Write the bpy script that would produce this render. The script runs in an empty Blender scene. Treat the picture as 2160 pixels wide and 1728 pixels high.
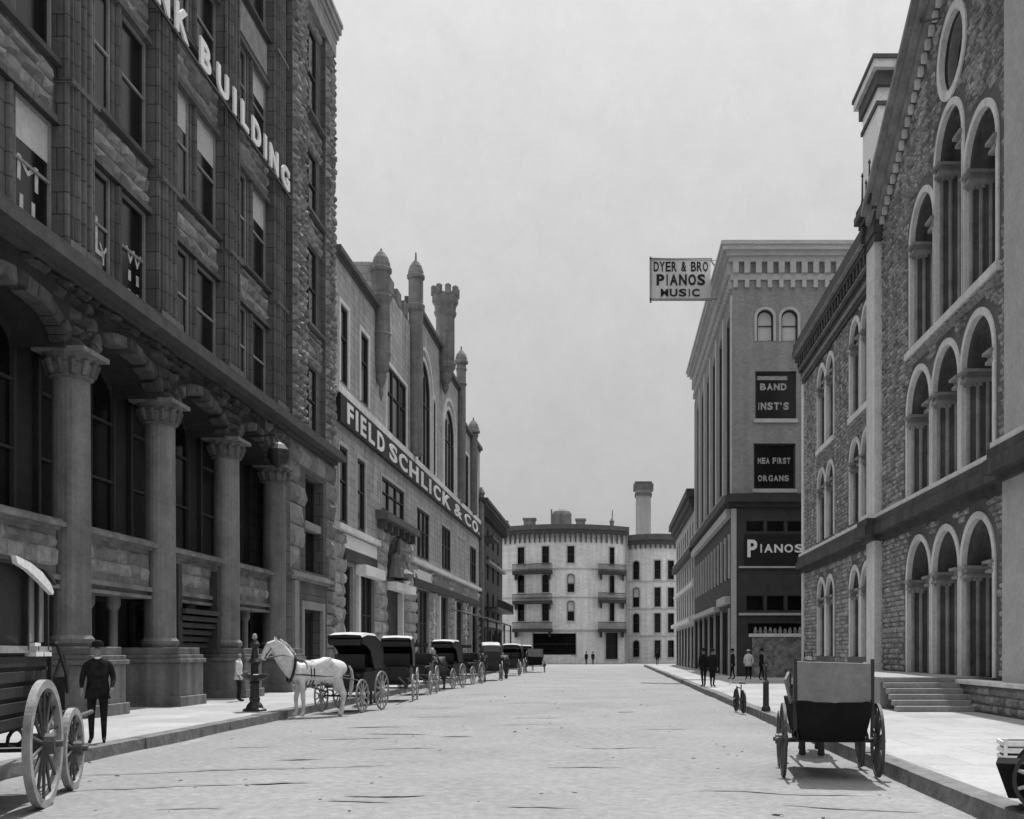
import bpy, math, random
from mathutils import Vector, Matrix
R = math.radians
random.seed(7)
SC = bpy.context.scene
COL = SC.collection

# ------------------------------------------------------------------ camera, sky, sun, exposure
cd = bpy.data.cameras.new('camera'); cam = bpy.data.objects.new('camera', cd); COL.objects.link(cam)
cam.location = (0, 0, 1.84); cam.rotation_euler = (R(90), 0, 0)
cd.sensor_width = 36; cd.lens = 36 * 2200 / 2160
cd.shift_x = -208 / 2160; cd.shift_y = 510 / 2160
cd.clip_start = 0.1; cd.clip_end = 5000
SC.camera = cam
SUN_EL, SUN_AZ = R(62), R(4)        # azimuth measured from +Y (straight up the street)
world = bpy.data.worlds.new("World"); SC.world = world; world.use_nodes = True
wn, wl = world.node_tree.nodes, world.node_tree.links
wn.clear()
out = wn.new('ShaderNodeOutputWorld'); bg = wn.new('ShaderNodeBackground')
sky = wn.new('ShaderNodeTexSky'); sky.sky_type = 'NISHITA'; sky.sun_disc = False
sky.sun_elevation = SUN_EL; sky.sun_rotation = SUN_AZ; sky.air_density = 1.6; sky.dust_density = 3.0; sky.ozone_density = 1
bw = wn.new('ShaderNodeRGBToBW'); wl.new(sky.outputs[0], bw.inputs[0])
# grey gradient over the sky's own: paler higher up, much brighter overhead
tc = wn.new('ShaderNodeTexCoord'); sp = wn.new('ShaderNodeSeparateXYZ'); wl.new(tc.outputs['Generated'], sp.inputs[0])
mr = wn.new('ShaderNodeMapRange'); mr.inputs['From Min'].default_value = 0.0; mr.inputs['From Max'].default_value = 0.55
mr.inputs['To Min'].default_value = 1.95; mr.inputs['To Max'].default_value = 4.3
wl.new(sp.outputs['Z'], mr.inputs['Value'])
mz = wn.new('ShaderNodeMapRange'); mz.inputs['From Min'].default_value = 0.6; mz.inputs['From Max'].default_value = 1.0
mz.inputs['To Min'].default_value = 0.0; mz.inputs['To Max'].default_value = 9.0; wl.new(sp.outputs['Z'], mz.inputs['Value'])  # extra zenith brightness, out of view, added to fill the facades
ad = wn.new('ShaderNodeMath'); ad.operation = 'ADD'; wl.new(mr.outputs[0], ad.inputs[0]); wl.new(mz.outputs[0], ad.inputs[1])
nz = wn.new('ShaderNodeTexNoise'); nz.inputs['Scale'].default_value = 2.2; nz.inputs['Detail'].default_value = 8; nz.inputs['Roughness'].default_value = .62
wl.new(tc.outputs['Generated'], nz.inputs['Vector'])
mr2 = wn.new('ShaderNodeMapRange'); mr2.inputs['From Min'].default_value = .3; mr2.inputs['From Max'].default_value = .7
mr2.inputs['To Min'].default_value = .84; mr2.inputs['To Max'].default_value = 1.14
nf = wn.new('ShaderNodeTexNoise'); nf.inputs['Scale'].default_value = 26; nf.inputs['Detail'].default_value = 6; nf.inputs['Roughness'].default_value = .8
wl.new(tc.outputs['Generated'], nf.inputs['Vector'])
av = wn.new('ShaderNodeMix'); av.data_type = 'FLOAT'; av.inputs[0].default_value = .45; wl.new(nz.outputs[0], av.inputs[2]); wl.new(nf.outputs[0], av.inputs[3])
wl.new(av.outputs[0], mr2.inputs['Value'])
mul = wn.new('ShaderNodeMath'); mul.operation = 'MULTIPLY'; wl.new(ad.outputs[0], mul.inputs[0]); wl.new(mr2.outputs[0], mul.inputs[1])
mx = wn.new('ShaderNodeMix'); mx.data_type = 'FLOAT'; mx.inputs[0].default_value = .8
wl.new(bw.outputs[0], mx.inputs[2]); wl.new(mul.outputs[0], mx.inputs[3])
wl.new(mx.outputs[0], bg.inputs[0]); bg.inputs[1].default_value = 0.10; wl.new(bg.outputs[0], out.inputs[0])
sd = bpy.data.lights.new('sun', 'SUN'); sd.energy = 3.1; sd.angle = R(.5); sd.color = (1, 1, 1)
so = bpy.data.objects.new('sun', sd); COL.objects.link(so)
sdir = Vector((math.sin(SUN_AZ) * math.cos(SUN_EL), math.cos(SUN_AZ) * math.cos(SUN_EL), math.sin(SUN_EL)))
so.rotation_euler = sdir.to_track_quat('Z', 'Y').to_euler(); so.location = (0, 40, 80)
SC.view_settings.view_transform = 'Standard'; SC.view_settings.look = 'None'
SC.view_settings.gamma = 1; SC.view_settings.exposure = 0.66
SC.render.engine = 'CYCLES'

# ------------------------------------------------------------------ materials
MATS = {}
def mat(name, v, rough=.85, var=.18, vs=1.2, bump=.25, bs=14., brick=None, island=0., spec=.3, metal=0., streak=0., stretch=None, grit=9., gv=.16):
    """grey procedural material: v = base albedo, var/vs = tonal noise, bump/bs = surface relief, brick=(w,h,mortar albedo)"""
    if name in MATS: return MATS[name]
    m = bpy.data.materials.new(name); m.use_nodes = True
    n, l = m.node_tree.nodes, m.node_tree.links
    b = n['Principled BSDF']; b.inputs['Roughness'].default_value = rough
    b.inputs['Specular IOR Level'].default_value = spec; b.inputs['Metallic'].default_value = metal
    tc = n.new('ShaderNodeTexCoord'); src = tc.outputs['Object']
    if stretch:
        mp = n.new('ShaderNodeMapping'); mp.inputs['Scale'].default_value = stretch; l.new(src, mp.inputs[0]); src = mp.outputs[0]
    no = n.new('ShaderNodeTexNoise'); no.inputs['Scale'].default_value = vs; no.inputs['Detail'].default_value = 8; no.inputs['Roughness'].default_value = .65
    l.new(src, no.inputs['Vector'])
    r = n.new('ShaderNodeMapRange'); r.inputs['From Min'].default_value = .3; r.inputs['From Max'].default_value = .7
    r.inputs['To Min'].default_value = v * (1 - var); r.inputs['To Max'].default_value = v * (1 + var); l.new(no.outputs[0], r.inputs['Value'])
    val = r.outputs[0]
    def math2(op, a, c):
        q = n.new('ShaderNodeMath'); q.operation = op
        for i, s in enumerate((a, c)):
            if isinstance(s, (int, float)): q.inputs[i].default_value = s
            else: l.new(s, q.inputs[i])
        return q.outputs[0]
    hgt = None
    if island:
        g = n.new('ShaderNodeNewGeometry'); r3 = n.new('ShaderNodeMapRange')
        r3.inputs['To Min'].default_value = 1 - island; r3.inputs['To Max'].default_value = 1 + island
        l.new(g.outputs['Random Per Island'], r3.inputs['Value']); val = math2('MULTIPLY', val, r3.outputs[0])
    if streak:      # rain streaks and soot running down the face
        mp = n.new('ShaderNodeMapping'); mp.inputs['Scale'].default_value = (2.2, 2.2, .12); l.new(tc.outputs['Object'], mp.inputs[0])
        ns = n.new('ShaderNodeTexNoise'); ns.inputs['Scale'].default_value = 1.; ns.inputs['Detail'].default_value = 5; l.new(mp.outputs[0], ns.inputs['Vector'])
        r4 = n.new('ShaderNodeMapRange'); r4.inputs['From Min'].default_value = .35; r4.inputs['From Max'].default_value = .65
        r4.inputs['To Min'].default_value = 1 - streak; r4.inputs['To Max'].default_value = 1 + streak * .5
        l.new(ns.outputs[0], r4.inputs['Value']); val = math2('MULTIPLY', val, r4.outputs[0])
    if brick:
        s = n.new('ShaderNodeSeparateXYZ'); l.new(tc.outputs['Object'], s.inputs[0])
        c = n.new('ShaderNodeCombineXYZ'); flat = len(brick) > 3
        l.new(s.outputs[0] if flat else math2('ADD', s.outputs[0], s.outputs[1]), c.inputs[0]); l.new(s.outputs[1 if flat else 2], c.inputs[1])
        br = n.new('ShaderNodeTexBrick'); l.new(c.outputs[0], br.inputs['Vector']); br.inputs['Scale'].default_value = 1
        br.inputs['Brick Width'].default_value = brick[0]; br.inputs['Row Height'].default_value = brick[1]
        br.inputs['Mortar Size'].default_value = min(.02 if len(brick) < 4 else .03, brick[1] * .08); br.inputs['Mortar Smooth'].default_value = .3; br.inputs['Bias'].default_value = 0
        br.inputs['Color1'].default_value = (.88,) * 3 + (1,); br.inputs['Color2'].default_value = (1.10,) * 3 + (1,)
        k = brick[2] / v; br.inputs['Mortar'].default_value = (k, k, k, 1)
        bb = n.new('ShaderNodeRGBToBW'); l.new(br.outputs['Color'], bb.inputs[0]); val = math2('MULTIPLY', val, bb.outputs[0])
        hgt = math2('MULTIPLY', math2('SUBTRACT', 1., br.outputs['Fac']), .6)
    ng = n.new('ShaderNodeTexNoise'); ng.inputs['Scale'].default_value = grit; ng.inputs['Detail'].default_value = 4; ng.inputs['Roughness'].default_value = .75
    l.new(tc.outputs['Object'], ng.inputs['Vector']); rg = n.new('ShaderNodeMapRange'); rg.inputs['From Min'].default_value = .3; rg.inputs['From Max'].default_value = .7
    rg.inputs['To Min'].default_value = 1 - gv; rg.inputs['To Max'].default_value = 1 + gv; l.new(ng.outputs[0], rg.inputs['Value']); val = math2('MULTIPLY', val, rg.outputs[0])
    cc = n.new('ShaderNodeCombineColor')
    for i in range(3): l.new(val, cc.inputs[i])
    l.new(cc.outputs[0], b.inputs['Base Color'])
    if bump:
        nb = n.new('ShaderNodeTexNoise'); nb.inputs['Scale'].default_value = bs; nb.inputs['Detail'].default_value = 7; nb.inputs['Roughness'].default_value = .6
        l.new(src, nb.inputs['Vector']); h = nb.outputs[0]
        if hgt is not None: h = math2('ADD', h, hgt)
        bp = n.new('ShaderNodeBump'); bp.inputs['Strength'].default_value = bump; bp.inputs['Distance'].default_value = .04
        l.new(h, bp.inputs['Height']); l.new(bp.outputs[0], b.inputs['Normal'])
    MATS[name] = m; return m

def glass(name='window glass', v=.008, rough=.15, spec=.22, var=.5):
    return mat(name, v, rough=rough, var=var, vs=.7, bump=.02, bs=1.5, spec=spec)

# ------------------------------------------------------------------ mesh building
def ident(u, z, w): return (u, w, z)
class MB:
    def __init__(s): s.v = []; s.f = []; s.mi = []; s.cur = 0; s.cuts = []
    def cut(s):                                  # what follows is a separate part of the same name
        if len(s.v) and (not s.cuts or s.cuts[-1] != (len(s.v), len(s.f))): s.cuts.append((len(s.v), len(s.f)))
    def add(s, vs, fs, F=None):
        o = len(s.v)
        s.v += [tuple(F(*p)) if F else tuple(p) for p in vs]
        s.f += [tuple(i + o for i in f) for f in fs]; s.mi += [s.cur] * len(fs)
    def box(s, x0, x1, y0, y1, z0, z1):
        vs = [(x, y, z) for z in (z0, z1) for y in (y0, y1) for x in (x0, x1)]
        s.add(vs, [(0, 2, 3, 1), (4, 5, 7, 6), (0, 1, 5, 4), (2, 6, 7, 3), (0, 4, 6, 2), (1, 3, 7, 5)])
    def wb(s, F, u0, u1, z0, z1, w0, w1):       # box on a wall: along, up, out
        vs = [(u, z, w) for w in (w0, w1) for z in (z0, z1) for u in (u0, u1)]
        s.add(vs, [(0, 2, 3, 1), (4, 5, 7, 6), (0, 1, 5, 4), (2, 6, 7, 3), (0, 4, 6, 2), (1, 3, 7, 5)], F)
    def tube(s, p0, p1, r0, r1=None, n=10, caps=True):
        if r1 is None: r1 = r0
        p0, p1 = Vector(p0), Vector(p1); d = (p1 - p0).normalized()
        a = d.orthogonal().normalized(); b = d.cross(a)
        vs = []
        for p, r in ((p0, r0), (p1, r1)):
            for i in range(n):
                t = 2 * math.pi * i / n; vs.append(tuple(p + a * math.cos(t) * r + b * math.sin(t) * r))
        fs = [(i, (i + 1) % n, n + (i + 1) % n, n + i) for i in range(n)]
        if caps: fs += [tuple(range(n))[::-1], tuple(range(n, 2 * n))]
        s.add(vs, fs)
    def path(s, pts, r, n=8):
        for a, b in zip(pts[:-1], pts[1:]): s.tube(a, b, r, r, n)
    def lathe(s, c, prof, n=20, half=None):      # prof [(r,z)] about a vertical axis at c
        vs = []; fs = []
        for r, z in prof:
            for i in range(n):
                t = 2 * math.pi * i / n; vs.append((c[0] + r * math.cos(t), c[1] + r * math.sin(t), c[2] + z))
        for k in range(len(prof) - 1):
            for i in range(n):
                j = (i + 1) % n; fs.append((k * n + i, k * n + j, (k + 1) * n + j, (k + 1) * n + i))
        fs += [tuple(range(n))[::-1], tuple(range((len(prof) - 1) * n, len(prof) * n))]
        s.add(vs, fs)
    def ring(s, c, axis, R0, R1, hw, n=32):      # flat ring of rectangular section
        ax = Vector(axis).normalized(); a = ax.orthogonal().normalized(); b = ax.cross(a); c = Vector(c); vs = []
        for i in range(n):
            t = 2 * math.pi * i / n; d = a * math.cos(t) + b * math.sin(t)
            for r, h in ((R0, -hw), (R1, -hw), (R1, hw), (R0, hw)): vs.append(tuple(c + d * r + ax * h))
        fs = []
        for i in range(n):
            j = (i + 1) % n
            for k in range(4):
                k2 = (k + 1) % 4; fs.append((i * 4 + k, j * 4 + k, j * 4 + k2, i * 4 + k2))
        s.add(vs, fs)
    def loft(s, rings, cap=True):                # rings: lists of points of equal length
        n = len(rings[0]); vs = [p for r in rings for p in r]; fs = []
        for k in range(len(rings) - 1):
            for i in range(n):
                j = (i + 1) % n; fs.append((k * n + i, k * n + j, (k + 1) * n + j, (k + 1) * n + i))
        if cap: fs += [tuple(range(n))[::-1], tuple(range((len(rings) - 1) * n, len(rings) * n))]
        s.add(vs, fs)
    def prism(s, F, poly, w0, w1):               # polygon in wall plane (u,z), extruded out
        n = len(poly); vs = [(u, z, w0) for u, z in poly] + [(u, z, w1) for u, z in poly]
        fs = [tuple(range(n))[::-1], tuple(range(n, 2 * n))] + [(i, (i + 1) % n, n + (i + 1) % n, n + i) for i in range(n)]
        s.add(vs, fs, F)
    def build(s, name, m, parent=None, local=False, smooth=False, bevel=0, props=None):
        if not s.v: return None
        if s.cuts:
            cc = [(0, 0)] + [c for c in s.cuts if c[0] < len(s.v)] + [(len(s.v), len(s.f))]; r = None
            for (v0, f0), (v1, f1) in zip(cc[:-1], cc[1:]):
                q = MB(); q.v = s.v[v0:v1]; q.f = [tuple(i - v0 for i in f) for f in s.f[f0:f1]]; q.mi = s.mi[f0:f1]
                r = q.build(name, m, parent, local, smooth, bevel, props)
            return r
        off = (0, 0, 0) if (local or parent is None) else tuple(parent.get('_o', (0, 0, 0)))
        me = bpy.data.meshes.new(name)
        me.from_pydata([(x - off[0], y - off[1], z - off[2]) for x, y, z in s.v], [], s.f)
        ms = m if isinstance(m, (list, tuple)) else [m]
        for q in ms: me.materials.append(q)
        if len(ms) > 1: me.polygons.foreach_set('material_index', s.mi)
        if smooth: me.polygons.foreach_set('use_smooth', [True] * len(me.polygons))
        import bmesh
        bm = bmesh.new(); bm.from_mesh(me); bmesh.ops.recalc_face_normals(bm, faces=bm.faces); bm.to_mesh(me); bm.free()
        o = bpy.data.objects.new(name, me); COL.objects.link(o)
        if parent is not None: o.parent = parent; o['_o'] = tuple(parent.get('_o', (0, 0, 0)))
        if bevel:
            bv = o.modifiers.new('bevel', 'BEVEL'); bv.width = bevel; bv.segments = 2; bv.limit_method = 'ANGLE'; bv.angle_limit = R(40)
        if props:
            for k, q in props.items(): o[k] = q
        return o

def thing(name, loc, label, cat, group=None, rz=0, world=True):
    o = bpy.data.objects.new(name, None); COL.objects.link(o); o.location = loc; o.rotation_euler.z = rz
    o.empty_display_size = .3
    o['label'] = label; o['category'] = cat
    if group: o['group'] = group
    o['_o'] = tuple(loc) if world else (0., 0., 0.)
    return o
def tag(o, label, cat, group=None):
    o['label'] = label; o['category'] = cat
    if group: o['group'] = group
    return o
def struct(o, kind='structure'): o['kind'] = kind; return o
def kids(o): return [c for c in bpy.data.objects if c.parent == o]
def copy_tree(o, parent=None):
    c = o.copy(); COL.objects.link(c); c.parent = parent
    for k in kids(o): copy_tree(k, c)
    return c

# ------------------------------------------------------------------ walls with openings. op = (u0, u1, z0, z1, rise)   rise 0: square head; rise 'o': round
def arch_pts(op, n=14, grow=0.):
    u0, u1, z0, z1, h = op; uc = (u0 + u1) / 2; r = (u1 - u0) / 2 + grow
    if h == 'o':
        zc = (z0 + z1) / 2; return [(uc - r * math.cos(math.pi * i / n), zc + r * math.sin(math.pi * i / n)) for i in range(n + 1)]
    return [(uc - r * math.cos(math.pi * i / n), z1 - h + (h + grow) * math.sin(math.pi * i / n)) for i in range(n + 1)]
def in_op(op, u, z, m=0.):
    u0, u1, z0, z1, h = op
    if not (u0 - m < u < u1 + m and z0 - m < z < z1 + m): return False
    if h == 0: return True
    uc = (u0 + u1) / 2; r = (u1 - u0) / 2 + m
    if h == 'o': return (u - uc) ** 2 + (z - (z0 + z1) / 2) ** 2 < r * r
    zs = z1 - h
    if z <= zs: return True
    return ((u - uc) / r) ** 2 + ((z - zs) / (h + m)) ** 2 < 1
def wall_open(mb, F, u0, u1, z0, z1, ops, wf=0., wb=-.4, sill=True):
    us = sorted({u0, u1, *[o[0] for o in ops], *[o[1] for o in ops]}); zs = sorted({z0, z1, *[o[2] for o in ops], *[o[3] for o in ops]})
    us = [u for u in us if u0 - 1e-6 <= u <= u1 + 1e-6]; zs = [z for z in zs if z0 - 1e-6 <= z <= z1 + 1e-6]
    for a, b in zip(us[:-1], us[1:]):
        for c, d in zip(zs[:-1], zs[1:]):
            uc, zc = (a + b) / 2, (c + d) / 2
            if any(o[0] < uc < o[1] and o[2] < zc < o[3] for o in ops): continue
            mb.add([(a, c, wf), (b, c, wf), (b, d, wf), (a, d, wf)], [(0, 1, 2, 3)], F)
    for o in ops:
        a, b, c, d, h = o
        if h == 0: outline = [(a, c), (a, d), (b, d), (b, c)]
        elif h == 'o':
            up = arch_pts(o); zc = (c + d) / 2; dn = [(u, 2 * zc - z) for u, z in up][::-1]
            outline = up + dn[1:-1]
            for p, q in zip(up[:-1], up[1:]): mb.add([(p[0], p[1], wf), (q[0], q[1], wf), (q[0], d, wf), (p[0], d, wf)], [(0, 1, 2, 3)], F)
            for p, q in zip(dn[:-1], dn[1:]): mb.add([(p[0], p[1], wf), (q[0], q[1], wf), (q[0], c, wf), (p[0], c, wf)], [(0, 1, 2, 3)], F)
        else:
            ap = arch_pts(o); outline = [(a, c)] + ap + [(b, c)]
            for p, q in zip(ap[:-1], ap[1:]): mb.add([(p[0], p[1], wf), (q[0], q[1], wf), (q[0], d, wf), (p[0], d, wf)], [(0, 1, 2, 3)], F)
        n = len(outline)
        for i in range(n - (not sill)):
            p, q = outline[i], outline[(i + 1) % n]
            mb.add([(p[0], p[1], wf), (q[0], q[1], wf), (q[0], q[1], wb), (p[0], p[1], wb)], [(0, 1, 2, 3)], F)
def surround(mb, F, op, t, w0, w1, sides=True, n=18):   # a band round an arched or square opening
    a, b, c, d, h = op
    g = .012                                     # the band stands a hair inside the opening
    if h != 'o': a, b, d = a + g, b - g, d - g
    inn = arch_pts(op, n, -g) if h else [(a, d), (b, d)]
    ou = arch_pts(op, n, t) if h else [(a - t, d + t), (b + t, d + t)]
    if h == 'o':
        zc = (c + d) / 2; inn = inn + [(u, 2 * zc - z) for u, z in inn[-2:0:-1]] ; ou = ou + [(u, 2 * zc - z) for u, z in ou[-2:0:-1]]
        inn.append(inn[0]); ou.append(ou[0])
    elif sides: inn = [(a, c)] + inn + [(b, c)]; ou = [(a - t, c)] + ou + [(b + t, c)]
    for i in range(len(inn) - 1):
        P = [inn[i], inn[i + 1], ou[i + 1], ou[i]]
        vs = [(u, z, w) for w in (w0, w1) for u, z in P]
        mb.add(vs, [(4, 5, 6, 7), (0, 4, 7, 3), (1, 2, 6, 5), (0, 1, 5, 4), (3, 7, 6, 2)], F)
def rocks(mb, F, u0, u1, z0, z1, ops=(), ch=.34, bl=(.35, .8), w=0., d=(.03, .13), m=.03, top=None, gap=.015):
    """rock-faced masonry: every block its own rough bulge"""
    z = z0; k = 0
    while z < z1 - .08:
        h = min(ch * random.uniform(.8, 1.2), z1 - z)
        if z1 - z - h < .12: h = z1 - z
        u = u0 - random.uniform(0, bl[0]) * (k % 2)
        while u < u1 - .02:
            L = random.uniform(*bl); a, b = max(u, u0), min(u + L, u1); u += L
            if b - a < .1: continue
            zt = z + h
            if any(in_op(o, x, y, m) for o in ops for x in (a, (a + b) / 2, b) for y in (z, (z + zt) / 2, zt)): 
                # try halves beside an arch
                continue
            if top and (zt > top(a) or zt > top(b)): continue
            g = gap; A, B, C, D = a + g, b - g, z + g, zt - g
            i = min(B - A, D - C) * .28; e = lambda: random.uniform(*d)
            mu, mz = (A + B) / 2 + random.uniform(-.2, .2) * (B - A), (C + D) / 2 + random.uniform(-.2, .2) * (D - C)
            vs = [(A, C, w), (B, C, w), (B, D, w), (A, D, w), (A + i, C + i * random.uniform(.5, 1.3), w + e()), (B - i, C + i * random.uniform(.5, 1.3), w + e()),
                  (B - i, D - i * random.uniform(.4, 1.2), w + e()), (A + i, D - i * random.uniform(.4, 1.2), w + e()), (mu, mz, w + d[1] * random.uniform(.8, 1.15))]
            mb.add(vs, [(0, 1, 5, 4), (1, 2, 6, 5), (2, 3, 7, 6), (3, 0, 4, 7), (4, 5, 8), (5, 6, 8), (6, 7, 8), (7, 4, 8)], F)
        z += h; k += 1
def cornice(mb, F, u0, u1, z0, steps, back=-.1, ends=True):
    """stack of projecting bands; steps [(height, projection)]; the ends return by the projection"""
    z = z0
    for h, p in steps:
        e = p if ends else 0
        mb.wb(F, u0 - e, u1 + e, z, z + h, back, p); z += h
    return z
def window(parent, F, op, w, fm, gm, bars=(1, 1), fw=.09, fd=.07, rail=.5, blind=None, name='window', bw_=.05):
    """a window: frame mesh (a part) with its pane (a sub-part); bars=(vertical, horizontal) lights"""
    a, b, c, d, h = op; fb = MB()
    if h == 0:
        fb.wb(F, a, a + fw, c, d, w, w + fd); fb.wb(F, b - fw, b, c, d, w, w + fd)
        fb.wb(F, a + fw, b - fw, c, c + fw, w, w + fd); fb.wb(F, a + fw, b - fw, d - fw, d, w, w + fd)
    else:
        sm = ((a + fw), (b - fw), c + (fw if h != 'o' else fw), d - fw, h if h == 'o' else max(.05, h - fw * .5))
        surround(fb, F, sm, fw, w, w + fd)
        if h != 'o': fb.wb(F, a + fw, b - fw, c, c + fw, w, w + fd)
    nv, nh = bars
    zt = d - (0 if h == 0 else (h if h != 'o' else 0) * .35)
    for i in range(1, nv):
        u = a + (b - a) * i / nv; fb.wb(F, u - bw_ / 2, u + bw_ / 2, c + fw, zt - fw, w, w + fd * .8)
    if nh == 2: zz = [c + (d - c) * rail]
    else: zz = [c + (d - c) * i / nh for i in range(1, nh)]
    for z in zz: fb.wb(F, a + fw, b - fw, z - .035, z + .035, w, w + fd * .9)
    o = fb.build(name, fm, parent)
    p = MB()
    if h == 0: poly = [(a + .02, c + .02), (b - .02, c + .02), (b - .02, d - .02), (a + .02, d - .02)]
    elif h == 'o':
        up = arch_pts(op, 14, -.03); zc = (c + d) / 2; poly = up + [(u, 2 * zc - z) for u, z in up[-2:0:-1]]
    else: poly = [(a + .02, c + .02)] + arch_pts(op, 14, -.02) + [(b - .02, c + .02)]
    p.add([(u, z, w + .012) for u, z in poly], [tuple(range(len(poly)))], F); p.build('pane', gm, o)
    if blind:
        q = MB(); q.wb(F, a + fw, b - fw, d - fw - (d - c) * blind, d - fw, w + .016, w + .024); q.build('blind', MATS['blind'], o)
    return o

# lettering -------------------------------------------------------
_cache = {}
def glyph(ch, off=.0):
    k = (ch, off)
    if k in _cache: return _cache[k]
    cu = bpy.data.curves.new('glyph', 'FONT'); cu.body = ch; cu.size = 1; cu.offset = off; cu.resolution_u = 4
    ob = bpy.data.objects.new('glyph', cu); COL.objects.link(ob)
    me = bpy.data.meshes.new_from_object(ob.evaluated_get(bpy.context.evaluated_depsgraph_get()))
    vs = [(v.co.x, v.co.y) for v in me.vertices]; fs = [tuple(p.vertices) for p in me.polygons]
    ed = {}
    for f in fs:
        for i in range(len(f)):
            e = (f[i], f[(i + 1) % len(f)]); key = tuple(sorted(e)); ed.setdefault(key, []).append(e)
    bd = [v[0] for v in ed.values() if len(v) == 1]
    bpy.data.objects.remove(ob); bpy.data.curves.remove(cu); bpy.data.meshes.remove(me)
    x0 = min(v[0] for v in vs); x1 = max(v[0] for v in vs); y0 = min(v[1] for v in vs); y1 = max(v[1] for v in vs)
    _cache[k] = (vs, fs, bd, (x0, x1, y0, y1)); return _cache[k]
def letter(mb, F, ch, u0, u1, z0, z1, w0, w1, off=.02):
    vs, fs, bd, (x0, x1, y0, y1) = glyph(ch, off)
    P = [(u0 + (x - x0) / (x1 - x0) * (u1 - u0), z0 + (y - y0) / (y1 - y0) * (z1 - z0)) for x, y in vs]; n = len(P)
    mb.add([(u, z, w1) for u, z in P] + [(u, z, w0) for u, z in P], list(fs) + [(a, b, b + n, a + n) for a, b in bd], F)
def words(mb, F, s, u0, u1, z0, z1, w0, w1, off=.02, gap=.18, narrow='IJ.\'1:'):
    """a line of capitals stretched to fill u0..u1"""
    wd = [(.35 if c in narrow else (.55 if c == ' ' else 1.)) for c in s]; tot = sum(wd) + gap * (len(s) - 1); k = (u1 - u0) / tot; u = u0
    for c, q in zip(s, wd):
        if c == "'": letter(mb, F, c, u, u + q * k * .6, z0 + (z1 - z0) * .65, z1, w0, w1, off)
        elif c == '.': letter(mb, F, c, u, u + q * k * .6, z0, z0 + (z1 - z0) * .16, w0, w1, off)
        elif c != ' ': letter(mb, F, c, u + (q * k * .3 if c == 'I' else 0), u + (q * k * .75 if c == 'I' else q * k), z0, z1, w0, w1, off)
        u += (q + gap) * k

# skin-grown bodies -------------------------------------------------
def skin(joints, edges, root, sub=2):
    """joints {name:(x,y,z,rx[,ry])}; returns (verts, faces) of one continuous surface"""
    names = list(joints); ix = {k: i for i, k in enumerate(names)}
    me = bpy.data.meshes.new('sk'); me.from_pydata([joints[k][:3] for k in names], [(ix[a], ix[b]) for a, b in edges], [])
    ob = bpy.data.objects.new('sk', me); COL.objects.link(ob)
    md = ob.modifiers.new('skin', 'SKIN'); md.use_smooth_shade = True
    for i, k in enumerate(names):
        j = joints[k]; v = me.skin_vertices[0].data[i]; v.radius = (j[3], j[4] if len(j) > 4 else j[3]); v.use_root = (k == root)
    s = ob.modifiers.new('sub', 'SUBSURF'); s.levels = sub; s.render_levels = sub
    ev = bpy.data.meshes.new_from_object(ob.evaluated_get(bpy.context.evaluated_depsgraph_get()))
    vs = [tuple(v.co) for v in ev.vertices]; fs = [tuple(p.vertices) for p in ev.polygons]
    bpy.data.objects.remove(ob); bpy.data.meshes.remove(me); bpy.data.meshes.remove(ev)
    return vs, fs
# ------------------------------------------------------------------ the materials of the place
m_road = mat('packed dirt road', .25, rough=.95, var=.13, vs=.35, bump=1.2, bs=6, spec=.08, stretch=(1, .7, 1), grit=7., gv=.2)
m_ground = mat('bare ground', .30, rough=.95, spec=.1)
m_walk = mat('pale flagstone', .34, rough=.9, var=.09, vs=.8, bump=.2, bs=7, brick=(1.5, 1.5, .30, 'h'), spec=.15, gv=.10)
m_kerb = mat('worn kerb stone', .16, rough=.9, var=.35, vs=2.5, bump=.6, bs=9, spec=.15)
m_brown = mat('dark brownstone', .13, var=.22, vs=1.0, bump=.35, bs=10, brick=(1.1, .55, .05), streak=.25)
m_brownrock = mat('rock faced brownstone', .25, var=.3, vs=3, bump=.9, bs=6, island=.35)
m_browncol = mat('polished brownstone column', .20, rough=.6, var=.25, vs=1.3, bump=.15, bs=8, streak=.35)
m_belt = mat('dark stone cornice', .075, var=.3, vs=1.5)  # belt and sills in a darker stone tone
m_iron = mat('black iron', .02, rough=.5, var=.2, bump=.1, spec=.5)
m_wood_dk = mat('dark painted window wood', .045, rough=.6, var=.2)
m_rock2 = mat('darker rock faced brownstone', .13, var=.35, vs=3, bump=.9, bs=6, island=.45)  # darker rock tone for the arcade face and capitals
m_soffit = mat('shade-darkened soffit stone', .035, var=.3, bump=.5)  # shade of the deep bays put into the stone colour
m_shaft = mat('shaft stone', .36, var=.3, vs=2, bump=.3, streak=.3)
m_reveal = mat('dark reveal stone', .13, var=.3, vs=2, bump=.3, streak=.3)  # reveals darker than the shafts and arch bands
m_winlet = mat('chalky window lettering', .55, var=.3, vs=5)
m_wood_md = mat('grey painted window wood', .28, rough=.6, var=.2)
m_glass = glass()
m_glass2 = glass('dim shop glass', .02, .2, .4)
m_void = mat('dim shop interior', .012, rough=1, spec=0.)
MATS['blind'] = mat('cream roller blind', .55, rough=.9, var=.1)
m_white = mat('white sign paint', .82, rough=.7, var=.06, vs=5, spec=.2)
m_signblack = mat('black sign paint', .012, rough=.6, var=.3, vs=2)
m_lime = mat('buff limestone', .42, var=.16, vs=.7, bump=.25, bs=8, brick=(.9, .42, .22), streak=.22)
m_limerock = mat('rock faced buff limestone', .38, var=.25, vs=3, bump=.8, bs=6, island=.3)
m_turret = mat('turret stone', .20, var=.2, vs=1.2, bump=.4, brick=(.5, .3, .19), streak=.25)
m_church = mat('grey rubble bedding', .13, var=.25, vs=2, bump=.8, bs=6)
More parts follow.
